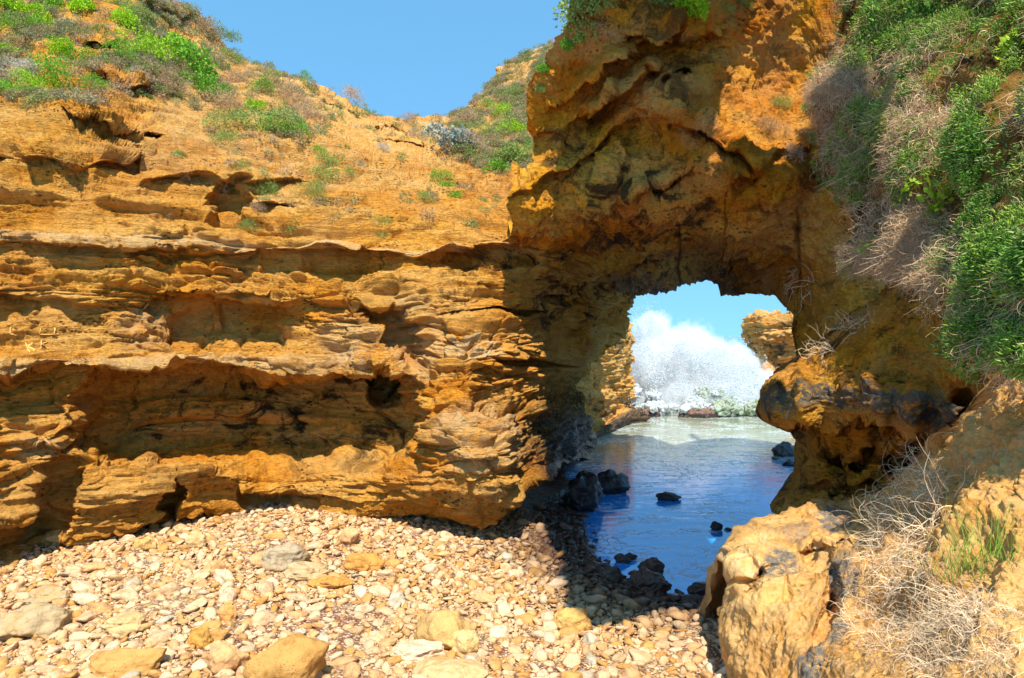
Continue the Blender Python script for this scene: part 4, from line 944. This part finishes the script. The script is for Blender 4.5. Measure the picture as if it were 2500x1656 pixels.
SH = [  # px, py, radius px, kind, colour, words
 (20,30,36,'leafy',BR,"bright green shrub in the top left corner of the photo"),(85,38,26,'leafy',BR,"small bright green shrub near the top left corner"),(60,88,42,'fine',GRN,"green shrub low on the slope edge, left of the layered outcrop"),
 (120,82,34,'leafy',BR,"yellow-green shrub in the row below the top left corner"),(155,22,26,'leafy',GRN,"dark green shrub at the top edge, left of the bright one"),(195,32,34,'leafy',BR,"bright yellow-green shrub at the top edge of the left slope"),
 (290,28,28,'fine',GRN,"small green shrub high on the left slope below the summit rocks"),(325,45,34,'fine',OLV,"olive shrub high on the left slope"),(300,60,30,'leafy',BR,"bright shrub in the gap above the layered outcrop"),
 (22,148,34,'leafy',BR,"bright shrub at the left edge above the scrub patch"),(150,135,30,'leafy',BR,"small bright shrub in the middle of the left scrub"),(200,158,36,'fine',GRN,"green mound beside the overhanging slab, left side"),
 (345,140,62,'fine',BR,"large low green shrub draped on top of the overhanging slab"),(300,150,38,'fine',GRN,"green shrub at the left end of the overhanging slab top"),(425,128,36,'leafy',BR,"bright shrub between the overhanging slab and the dark rocks"),
 (462,180,56,'leafy',GRN,"large dark green shrub hanging down beside the overhanging slab"),(478,215,36,'leafy',GRN,"lower lobe shrub of hanging green leaves beside the slab"),(395,185,28,'dry',BRN,"brown dry shrub hanging over the slab's right end"),
 (410,225,34,'dry',BRN,"long brown dead mat hanging below the overhanging slab"),(130,200,52,'fine',GRN,"wide green shrub on the lower left slope"),(90,222,40,'fine',BR,"light green shrub left of the wide one on the lower left slope"),
 (40,238,46,'fine',GRN,"green shrub at the lower left end of the slope by the photo edge"),(20,200,36,'dry',GRY,"grey dry shrub at the left photo edge"),(45,190,40,'dry',GRY,"grey twiggy shrub beside the left photo edge, right of the edge one"),
 (230,225,34,'fine',GRN,"green shrub above the stepped ledge on the left slope"),(270,235,42,'dry',BRN,"brown twiggy shrub above the stepped ledge"),(525,242,36,'leafy',GRN,"dark green shrub below the dark rocks on the slope"),
 (545,275,48,'dry',BRN,"big brown matted shrub spilling down the middle of the slope"),(560,315,44,'fine',OLV,"olive shrub below the brown mat in the middle of the slope"),(555,350,30,'fine',OLV,"lowest olive shrub of the spill in the middle of the slope"),
 (600,215,40,'dry',BRN,"brown shrub right of the dark rocks"),(645,225,34,'fine',GRN,"small green shrub among brown ones right of the dark rocks"),(690,238,50,'dry',BRN,"large brown shrub mat under the right skyline"),(720,265,40,'dry',BRN,"brown shrub mat at the lower right of the large mat"),
 (625,272,22,'leafy',BR,"small bright green shrub beside the dark notch"),(650,318,52,'fine',OLV,"wide olive shrub under the notch"),(700,335,46,'fine',GRN,"green-brown shrub right of the wide olive one"),(745,290,42,'dry',BRN,"pale brown bush on the sandy slope"),
 (665,192,20,'fine',OLV,"small round shrub on the skyline right of the dark rocks"),(750,190,16,'fine',GRN,"tiny green shrub on the skyline step"),(860,245,30,'dry',BRN,"brown scrub along the descending skyline"),
 (545,100,34,'fine',OLV,"olive shrub on the upper skyline"),(500,85,36,'dry',BRN,"brown shrub just inside the upper skyline"),(560,150,26,'fine',OLV,"olive shrub on the middle skyline"),
 (448,350,22,'fine',OLV,"small plant hanging from the crack at mid height"),(444,388,16,'leafy',OLV,"tiny plant below the crack plant"),(600,430,30,'dry',OLV,"dry olive plant at the top of the gully"),(635,475,34,'dry',OLV,"drooping dry plant in the gully"),
 (628,515,20,'dry',BRN,"straw coloured plant low in the gully"),(605,560,22,'dry',OLV,"lowest plant at the foot of the gully above the pale ledge"),
 (815,405,30,'fine',OLV,"olive plant on the block left of the saddle"),(790,440,34,'fine',OLV,"dark olive plant below it on the same block"),(765,480,34,'dry',OLV,"dry plant at the lower left of the block"),(850,430,20,'dry',OLV,"thin plant at the block's right side"),
 (775,375,18,'fine',GRN,"small green plant in the slot above the block"),(940,372,22,'dry',GRY,"grey dry tuft on bare sand under the saddle"),(932,548,22,'dry',OLV,"dry tuft above the pale lip left of the arch"),(930,575,14,'dry',OLV,"tiny tuft under the dry tuft"),
 (1075,440,26,'fine',GRN,"green plant below the silvery bush"),(1090,470,20,'leafy',GRN,"small green plant under the one below the silvery bush"),(1035,492,20,'dry',OLV,"dry plant lower left of the silvery bush"),(1110,488,16,'leafy',GRN,"small green weed by the block crack"),
 (1245,330,34,'fine',BR,"bright green patch right of the silvery bush"),(1220,280,26,'fine',BR,"bright green patch under the right saddle skyline"),(1185,265,24,'fine',OLV,"olive scrub on the right saddle skyline"),(1250,240,24,'fine',OLV,"olive scrub higher on the right saddle skyline"),
 (1235,395,36,'leafy',OLV,"leafy shrub against the arch's left foot"),(1275,385,34,'fine',OLV,"olive shrub touching the arch's left side"),(1205,420,26,'leafy',GRN,"dark green shrub on the lip left of the arch"),(1150,360,34,'dry',BRN,"brown grass mat right of the silvery bush"),
 (1130,310,36,'dry',BRN,"brown scrub behind the silvery bush"),(1180,330,34,'dry',OLV,"olive-brown scrub on the saddle slope"),(1000,305,24,'dry',BRN,"dry scrub at the centre of the saddle"),(1290,290,26,'dry',BRN,"dry scrub beside the arch on the saddle"),
]
for px, py, r, k, c, lab in SH: shrub("cliff", px, py, r, k, c, lab, "shrubs on the left cliff and saddle")
shrub("cliff", 1090, 362, 52, 'leafy', (.30, .36, .31), "silvery grey-green bush on the sandy slope under the saddle", name='silver_bush', squash=.8)
AR = [(1440,45,56,'leafy',OLV,"big olive green shrub hanging over the arch's upper left edge"),(1425,95,44,'leafy',OLV,"lower half of leaves hanging on the arch's upper left edge"),(1482,95,34,'dry',(.55,.34,.14),"dead orange-brown shrub beside the hanging olive one"),
 (1400,120,24,'leafy',GRN,"small green shrub at the arch's left silhouette"),(1670,32,48,'leafy',BR,"bright green cushion shrub on the arch near the top of the photo"),(1625,18,34,'leafy',OLV,"olive cushion left of the bright cushion on the arch"),
 (1648,68,26,'dry',GRY,"grey dead stems hanging below the bright cushion"),(1760,30,26,'dry',OLV,"dry tuft right of the bright cushion"),(1815,22,20,'dry',OLV,"small dry tuft near the top of the arch slope"),
 (1335,178,18,'leafy',GRN,"small green plant on the arch's lower left silhouette"),(1322,225,14,'leafy',OLV,"tiny plant beside the rough left edge of the arch"),(1910,270,32,'dry',OLV,"twiggy plant on the sandy slope of the arch"),(1885,325,34,'dry',BRN,"dry plant lower on the sandy slope of the arch"),
 (1925,385,30,'dry',(.6,.44,.28),"straw coloured dry plant on the slope edge by the bank")]
for px, py, r, k, c, lab in AR: shrub("rock_arch", px, py, r, k, c, lab, "shrubs on the arch")
print('shrubs', round(time.time() - T0, 1))

def scatter_surface(layer, n, cond, seed, lift=0.0):
    P, N, a, b = LAY[layer]; r = np.random.RandomState(seed)
    w = cond(a, b, P) * P[:, 1] ** 0 ; w = np.clip(w, 0, None)
    # weight by area: neighbours further away are more spaced
    w = w * P[:, 1] ** 2; k = r.choice(len(P), n, p=w / w.sum()); return P[k] + N[k] * lift + .02 * r.randn(n, 3), N[k], a[k], b[k]
def rot_to(N, seed, upmix=.0, jit=.5):
    """euler angles that turn +Z onto a jittered normal"""
    r = np.random.RandomState(seed); D = N * (1 - upmix) + np.array([0, 0, 1]) * upmix + jit * r.randn(*N.shape); D /= np.linalg.norm(D, axis=1, keepdims=True)
    # R = Rz(c) Ry(b) Rx(0) applied to Z gives (sin b cos c, sin b sin c, cos b)
    return np.stack([np.zeros(len(D)), np.arccos(np.clip(D[:, 2], -1, 1)), np.arctan2(D[:, 1], D[:, 0])], 1)

# low scrub on the left slope
def unl(me_name, data):
    return bpy.data.objects.new(me_name, data)
scr = [bush_mesh(170, 60 + i, .30, .03, M_SCRUBMIX, 3, name="scrub_tuft") for i in range(4)]
scr = [unl("scrub_tuft", m) for m in scr]
def cond_slope(a, b, P):
    lim = line(a, [(-450,270),(0,262),(180,262),(330,250),(420,235),(520,300),(620,350),(760,350),(860,300),(1000,320),(1130,400),(1250,430),(1400,430)])
    left = (b < lim) * (sstep(perlin(P * .8, 140) + .5 * perlin(P * 2.5, 141), -.15, .25) + .05)
    w = left * np.where(a < 430, 1.0, np.where(a < 760, .35, np.where(a < 1090, .10, .55)))
    w = w + .012 * (b < 560) * (a > 380)
    return w
P_, N_, a_, b_ = scatter_surface("cliff", 8500, cond_slope, 21)
o = scatter_mass("scrub", P_, rot_to(N_, 1, .6, .25), .14 * np.random.RandomState(4).uniform(.5, 1.6, len(P_)), np.random.RandomState(5).randint(0, 4, len(P_)), scr)
tag(o, "low brown and green scrub matting the slope above the cliff", kind='stuff')

# right bank: dense curly twigs and succulent leaves
tw = [twigs_mesh("twig", 18, 8, 1.0, 5.0, .013, 70 + i, M_TWIGMIX, 1.7, .0, .6) for i in range(5)]
def sprig(seed, mat):
    r = np.random.RandomState(seed); n = 60; C_ = np.stack([r.uniform(-.45, .45, n), r.uniform(-.45, .45, n), r.uniform(0, .75, n)], 1); D = np.stack([r.randn(n) * .6, r.randn(n) * .6, np.abs(r.randn(n)) + .4], 1)
    return leaves_mesh("succulent_sprig", C_, D, r.uniform(.14, .30, n), .030, r.rand(n), mat, True)
sg = [sprig(90 + i, M_GREENMIX) for i in range(4)]
M_GREENB = foliage_material("bright_leaf_mix", [(0, (.20, .36, .03)), (.4, (.28, .42, .05)), (.7, (.34, .46, .10)), (1, (.20, .30, .08))], .45, .25)
sb2 = [sprig(190 + i, M_GREENB) for i in range(4)]
def cond_bank(a, b, P):
    w, w2 = worley(P * 1.15 + .3 * perlin(P * 1.5, 121)[:, None], 11)
    return (a > 1960) * (b > -260) * (a < 2680) * (.03 + sstep(.56 - w + .3 * perlin(P * 3, 150), 0, .25)) * (1 - .55 * (1 - sstep(a, 2040, 2180))) / np.maximum(P[:, 1], 3)
P_, N_, a_, b_ = scatter_surface("earth_bank", 9500, cond_bank, 31, .02)
q = np.random.RandomState(8); gm = perlin(P_ * .9, 152) + .6 * perlin(P_ * 3, 153) + .5 * sstep(a_, 2200, 2450) * sstep(b_, 300, 420) + .35 * sstep(a_, 2080, 2150) * (1 - sstep(b_, 180, 280)) - .75 * sstep(b_, 470, 520) * (1 - sstep(a_, 2250, 2350))
isg = gm + .35 * q.randn(len(P_)) > .12
o = scatter_mass("bank_vegetation", P_, rot_to(N_, 2, .25, .45), np.where(isg, .13, .16) * q.uniform(.5, 1.5, len(P_)), np.where(isg, 5 + 4 * (perlin(P_ * 2.2, 157) + .2 * q.randn(len(P_)) > .05) + q.randint(0, 4, len(P_)), q.randint(0, 5, len(P_))), tw + [unl("y" + s.name, s.data) for s in sg] + [unl("z" + s.name, s.data) for s in sb2])
tag(o, "tangled succulent and dry twig cover matting the steep bank at right", kind='stuff')
print('bank', round(time.time() - T0, 1))
# leaves of the bank's fringe that hang over the bare earth
P_, N_, a_, b_ = scatter_surface("earth_bank", 900, lambda a, b, P: (b > line(a, [(1980,560),(2050,620),(2200,600),(2320,620),(2350,740),(2500,800)])) * (b < 930) * (a > 1980) * 1.0, 33, .03)
N2 = N_ * .9 + np.array([-.2, -.2, -.3])
q = np.random.RandomState(9); lf = a_ > 2300
o = scatter_mass("hanging_twigs", P_, rot_to(N2, 3, 0, .7), .13 * q.uniform(.6, 1.4, len(P_)), np.where(lf & (q.rand(len(P_)) < .6), 5 + q.randint(0, 4, len(P_)), q.randint(0, 5, len(P_))), [unl(s.name, s.data) for s in tw] + [unl("z" + s.name, s.data) for s in sg])
tag(o, "dry twigs and leaves hanging from the lower lip of the planted bank", kind='stuff')

# single dry bushes, twig sprays, grass and broad-leaved plants
def dry_bush(layer, px, py, rx, ry, label, n=220, seed=1, pull=(0, 0, 0), length=.3, spread=1.3, curl=4.5, droop=.5, color=(.74, .55, .35), thick=.0020, name='dry_bush', cat='dry bush', seg=9):
    """curly twigs rooted over a patch of a surface (radii in source pixels)"""
    P, N, a, b = LAY[layer]; P0, N0 = surf(layer, px, py); d = ((a - px) / rx) ** 2 + ((b - py) / ry) ** 2
    k = np.where((d < 1) & (np.abs(P[:, 1] - P0[1]) < 1.3))[0]; q = np.random.RandomState(seed); k = k[q.randint(0, len(k), n)]
    roots = P[k] - P0 + N[k] * .02; r = max(rx, ry) * P0[1] / FPX; u = N0 + np.array(pull)
    o = twigs_mesh(name, n, seg, r * length, curl, thick * P0[1] / 4.0, seed, M_TWIG, spread, droop, 0, link=True, up=u / np.linalg.norm(u), roots=roots)
    o.location = P0; o.color = (*color, 1); tag(o, label, cat); return o
dry_bush("rock_outcrop", 2230, 1235, 110, 140, "large pale dry twiggy bush in front of the crusted ledge", 520, 1, pull=(-.4, -.2, .5), length=.85)
dry_bush("rock_outcrop", 2200, 1370, 110, 70, "dry twig tangle below the large pale bush, left of the grass tuft", 260, 2, pull=(-.3, 0, .2), length=.7)
dry_bush("rock_outcrop", 2230, 1510, 170, 100, "wide mat of dry twigs in the lower right of the photo", 620, 3, pull=(-.3, 0, .2), length=.5)
dry_bush("rock_outcrop", 2400, 1590, 190, 110, "dense dry twig mat in the bottom right corner", 900, 4, pull=(-.2, 0, .2), length=.42)
dry_bush("rock_outcrop", 2110, 1620, 90, 60, "dark thin twigs at the bottom edge left of the mats", 110, 5, length=.6, color=(.48, .33, .2))
dry_bush("earth_bank", 2120, 560, 110, 70, "pale twig lobe hanging over the arch's right shoulder", 620, 6, pull=(-.3, -.1, 0), length=.5)
dry_bush("earth_bank", 2260, 600, 110, 60, "dry twig lobe under the yellow-leaved plant", 420, 7, pull=(-.2, -.2, -.2), length=.5)
dry_bush("rock_arch", 1965, 690, 34, 40, "small hanging spray of twigs on the arch's right jamb", 60, 8, pull=(-.6, 0, -.3), length=1.2, thick=.002, name='twig_spray', cat='twig spray')
dry_bush("rock_ledge", 2010, 850, 40, 24, "leafless twig spray at the passage edge above the ledge", 46, 9, pull=(-1.2, -.2, 0), length=1.6, thick=.0018, name='twig_spray', cat='twig spray')
dry_bush("rock_ledge", 2090, 790, 50, 24, "twig spray on the sandy slope beneath the bank's lip", 44, 10, pull=(-1, 0, .1), length=1.2, thick=.0018, name='twig_spray', cat='twig spray')
dry_bush("rock_outcrop", 1940, 1410, 16, 16, "tiny dry weed on the outcrop right of the grey lichen patch", 30, 11, length=1.2, thick=.001, name='weed', cat='weed', seg=5)
dry_bush("rock_outcrop", 2420, 1130, 70, 60, "few thin twigs on the shaded brown slope at the right photo edge", 30, 14, length=.9, color=(.5, .36, .22), thick=.0014, name='twig_spray', cat='twig spray')
def grass_tuft(px, py, hpx, label, seed, n=40):
    P, N = surf("rock_outcrop", px, py); h = hpx * P[1] / FPX
    o = twigs_mesh("grass_tuft", n, 6, h, .6, .0018, seed, M_LEAF, .38, .25, h * .35, link=True, up=(-.05, -.1, 1)); o.location = P; o.color = (.36, .52, .07, 1); tag(o, label, "grass tuft", "grass tufts by the dry bushes")
grass_tuft(2400, 1400, 170, "tall green grass tuft beside the dry twig tangle", 12, 60)
grass_tuft(2480, 1370, 150, "green grass tuft at the right edge of the photo", 13, 34)
grass_tuft(2330, 1415, 110, "short green grass blades left of the tall tuft", 14, 30)
def broad_plant(px, py, rpx, label, seed, color=(.30, .46, .03), n=46):
    P, N = surf("earth_bank", px, py); r = rpx * P[1] / FPX; q = np.random.RandomState(seed)
    C_ = q.randn(n, 3) * r * .30; C_ -= np.outer(C_ @ N, N) * .7; D = N * .7 + q.randn(n, 3) * .6 + np.array([0, 0, .4])
    o = leaves_mesh("broad_leaved_plant", C_, D, r * q.uniform(.3, .55, n), r * .11, q.uniform(.4, 1, n), M_LEAF, False, link=True); o.location = P + N * .10; o.color = (*color, 1); tag(o, label, "leafy plant", "broad-leaved plants on the bank"); return o
broad_plant(2310, 480, 62, "yellow-green broad-leaved plant above the dry twig lobe", 1)
broad_plant(2240, 455, 40, "small pale green broad-leaved plant left of the yellow-green one", 2, n=26)
broad_plant(2490, 125, 60, "bright broad-leaved plant at the right photo edge", 3)
broad_plant(2255, 25, 46, "fleshy green plant at the top of the bank", 4, (.16, .36, .05))
broad_plant(2140, 40, 40, "bright leaf cluster near the upper left of the bank", 5, (.2, .4, .05), 26)
broad_plant(2190, 235, 34, "small fleshy green plant in the middle of the bank", 6, (.2, .4, .05), 20)
broad_plant(2130, 620, 34, "green leaves poking out of the pale twig lobe", 7, n=20)

# ---------------------------------------------------------------- the breaking wave
n = NT("white_spray"); c = n.coord(); b = n.bsdf((.72, .76, .78), .8, None, .2)
b.inputs['Subsurface Weight'].default_value = .6; b.inputs['Subsurface Radius'].default_value = (.5, .6, .6); b.inputs['Subsurface Scale'].default_value = .4
M_SPRAY = n.m
n = NT("churned_water"); c = n.coord(); g = n.noise(c, .55, 5, .6)
b = n.bsdf(n.mix(n.rng(g, .46, .60), (.66, .70, .71), (.36, .43, .28)), .6, n.bump(n.noise(c, 3, 8, .7), 1, .3), .3)
b.inputs['Subsurface Weight'].default_value = .5; b.inputs['Subsurface Radius'].default_value = (.4, .6, .5); b.inputs['Subsurface Scale'].default_value = .4
M_CHURN = n.m
WY = 31.0
def wpt(px, py, Y): return np.array([(px - CX) * Y / FPX, Y, H - (py - CY) * Y / FPX])
q = np.random.RandomState(77)
lobes = []
def top_wave(px): return line(px, [(1480,900),(1540,850),(1560,800),(1600,870),(1640,850),(1680,830),(1720,845),(1760,850),(1800,870),(1840,900),(1880,945),(1920,985)])
for k in range(90):
    px = q.uniform(1500, 1880); t = top_wave(px); py = 1002 - (1000 - t - 45) * q.rand() ** 2 * .45; Y = WY + q.uniform(-1.3, 2.0) - 3.0 * (py - 850) / 150.0
    lobes.append((wpt(px, py, Y), q.uniform(.12, .36)))
Vs, Fs, off = [], [], 0
V0, F0 = ico(4)
for i, (p, r) in enumerate(lobes):
    V = V0 * (1 + .42 * fbm(V0 * 1.6 + i * 2.7, 4, 1, .62)[:, None]) * r * np.array([1.2, 1, .9]) + p
    V[:, 2] = np.maximum(V[:, 2], -.3); Vs.append(V); Fs.append(F0 + off); off += len(V)
wave = mesh_from("breaking_wave", np.concatenate(Vs), np.concatenate(Fs), M_CHURN)
tag(wave, "white wave bursting high over the reef seen through the arch", "breaking wave")
# droplets: thick near the body, thin and flung outward
nd = 45000
px = q.uniform(1490, 1930, nd); t = top_wave(px); h_ = np.abs(q.randn(nd)); right = sstep(px, 1720, 1850)
py = t + 95 * q.rand(nd) ** 1.2 - h_ * (13 + 30 * right) * q.rand(nd)
m2 = q.rand(nd) < .45; py = np.where(m2, t + (1000 - t) * q.rand(nd), py); Y = WY + q.uniform(-2.6, 2.2, nd) - 3.0 * np.clip((py - 850) / 150.0, 0, 1)
clump = perlin(np.stack([px * .03, py * .03, Y * .6], 1), 7) + .5 * perlin(np.stack([px * .09, py * .09, Y * 2], 1), 8)
keep = clump > -.18 + .25 * q.randn(nd)
Pd = np.stack([(px - CX) * Y / FPX, Y, H - (py - CY) * Y / FPX], 1)[keep]; Pd = Pd[Pd[:, 2] > 0]
# the separate plume further left and behind
n2 = 5000; a = q.randn(n2, 2); ppx = 1578 + a[:, 0] * 20 + 10 * q.randn(n2); ppy = 805 + a[:, 1] * 26 - .35 * (ppx - 1578); Yp = 37 + q.randn(n2)
cl2 = perlin(np.stack([ppx * .05, ppy * .05, Yp], 1), 9); P2 = np.stack([(ppx - CX) * Yp / FPX, Yp, H - (ppy - CY) * Yp / FPX], 1)[cl2 > -.1]
def droplets(name, P, r0, r1, parent):
    me = bpy.data.meshes.new(name); me.vertices.add(len(P)); me.vertices.foreach_set("co", np.ascontiguousarray(P, np.float32).ravel())
    a = me.attributes.new("rad", 'FLOAT', 'POINT'); a.data.foreach_set("value", (r0 * (r1 / r0) ** q.rand(len(P)) ** 2).astype(np.float32))
    o = bpy.data.objects.new(name, me); COL.objects.link(o); me.materials.append(M_SPRAY); o.parent = parent
    g = bpy.data.node_groups.new(name, 'GeometryNodeTree'); g.is_modifier = True
    g.interface.new_socket("Geometry", in_out='INPUT', socket_type='NodeSocketGeometry'); g.interface.new_socket("Geometry", in_out='OUTPUT', socket_type='NodeSocketGeometry')
    gi = g.nodes.new('NodeGroupInput'); go = g.nodes.new('NodeGroupOutput'); mp = g.nodes.new('GeometryNodeMeshToPoints'); na = g.nodes.new('GeometryNodeInputNamedAttribute'); na.data_type = 'FLOAT'; na.inputs['Name'].default_value = "rad"
    sm = g.nodes.new('GeometryNodeSetMaterial'); sm.inputs['Material'].default_value = M_SPRAY
    L = g.links.new; L(gi.outputs[0], mp.inputs['Mesh']); L(na.outputs[0], mp.inputs['Radius']); L(mp.outputs[0], sm.inputs[0]); L(sm.outputs[0], go.inputs[0])
    m = o.modifiers.new("points", 'NODES'); m.node_group = g; o['kind'] = 'stuff'; return o
n = NT("spray_mist"); c = n.coord(); sp = n.n('ShaderNodeSeparateXYZ'); n.put(sp.inputs[0], c)
cw = n.n('ShaderNodeVectorMath', operation='ADD'); nq = n.n('ShaderNodeTexNoise'); n.put(nq.inputs['Vector'], c); nq.inputs['Scale'].default_value = .55; nq.inputs['Detail'].default_value = 6; nq.inputs['Roughness'].default_value = .66
vs = n.n('ShaderNodeVectorMath', operation='SCALE'); n.put(vs.inputs[0], nq.outputs['Color']); vs.inputs['Scale'].default_value = 2.6
n.put(cw.inputs[0], c); n.put(cw.inputs[1], vs.outputs[0])
dens = None
for (cx, cy, cz, rx, ry, rz) in ((6.3, 31, 1.4, 1.5, 1.6, 1.6), (7.9, 30.5, 1.4, 1.9, 1.7, 2.4), (9.4, 31, 1.1, 1.9, 1.6, 2.1), (11.0, 31, .6, 1.4, 1.4, 1.3), (7.6, 36.5, 2.6, 1.0, 1.0, 2.2), (8.4, 29.0, .2, 3.6, 1.3, 1.1)):
    m_ = n.mp(cw.outputs[0], (1 / rx, 1 / ry, 1 / rz), loc=(-(cx + 1.3) / rx, -(cy + 1.3) / ry, -(cz + 1.3) / rz)); ln_ = n.n('ShaderNodeVectorMath', operation='LENGTH'); n.put(ln_.inputs[0], m_)
    f_ = n.rng(ln_.outputs['Value'], .72, 1.02, 1, 0, True); dens = f_ if dens is None else n.math('MAXIMUM', dens, f_)
fine_ = n.rng(n.noise(c, 2.6, 6, .7), .36, .58, .1, 1)
dens = n.math('MULTIPLY', n.math('MULTIPLY', dens, fine_), 10.0)
pv_ = n.n('ShaderNodeVolumePrincipled'); pv_.inputs['Color'].default_value = (.93, .945, .95, 1); n.put(pv_.inputs['Density'], dens); pv_.inputs['Anisotropy'].default_value = .1
n.t.links.new(pv_.outputs[0], n.out.inputs['Volume'])
bmv = bmesh.new(); bmesh.ops.create_cube(bmv, size=1); bmesh.ops.scale(bmv, vec=(8.2, 12, 5.2), verts=bmv.verts); bmesh.ops.translate(bmv, vec=(8.6, 33, 2.62), verts=bmv.verts)
mev = bpy.data.meshes.new("spray_mist"); bmv.to_mesh(mev); bmv.free(); mev.materials.append(n.m); mist = bpy.data.objects.new("spray_mist", mev); COL.objects.link(mist); mist.parent = wave; mist['kind'] = 'stuff'
droplets("spray_droplets", np.concatenate([Pd, P2]), .006, .034, wave)
print('wave', round(time.time() - T0, 1))

# ---------------------------------------------------------------- letters scratched into the left wall
def scratch(strokes, parent):
    Vs, Fs, off = [], [], 0
    for st in strokes:
        pts = []
        for (x0, y0), (x1, y1) in zip(st[:-1], st[1:]):
            for t in np.linspace(0, 1, 10): pts.append(surf("cliff", x0 + (x1 - x0) * t, y0 + (y1 - y0) * t))
        P = np.array([p + nn * .012 for p, nn in pts]); P = np.array([P[max(0, i - 1):i + 2].mean(0) for i in range(len(P))])
        N = np.array([nn for _, nn in pts]).mean(0); N /= np.linalg.norm(N); T = np.gradient(P, axis=0); T /= np.linalg.norm(T, axis=1, keepdims=True) + 1e-9; Sd = np.cross(T, N) * .006
        V = np.stack([P - Sd - N * .02, P - Sd * .6 + N * .004, P + Sd * .6 + N * .004, P + Sd - N * .02], 1).reshape(-1, 3)
        for i in range(len(P) - 1):
            for j in range(3): a = off + i * 4 + j; Fs.append([a, a + 1, a + 5, a + 4])
        Vs.append(V); off += len(V)
    n = NT("scratched_stone"); n.bsdf(n.mix(n.noise(n.coord(), 30, 4), (.80, .44, .10), (.88, .54, .18)), .95, None, .1)
    return mesh_from("scratched_letters", np.concatenate(Vs), np.array(Fs), n.m, True, parent=parent)
scratch([[(27,797),(25,816),(45,817)], [(101,800),(97,816),(145,816)], [(134,800),(132,814)], [(62,833),(68,852),(73,863)], [(82,836),(68,848)], [(69,848),(88,858)],
         [(101,832),(101,854)], [(118,833),(101,841)], [(102,841),(120,852)]], bpy.data.objects["cliff"])
print('done', round(time.time() - T0, 1))
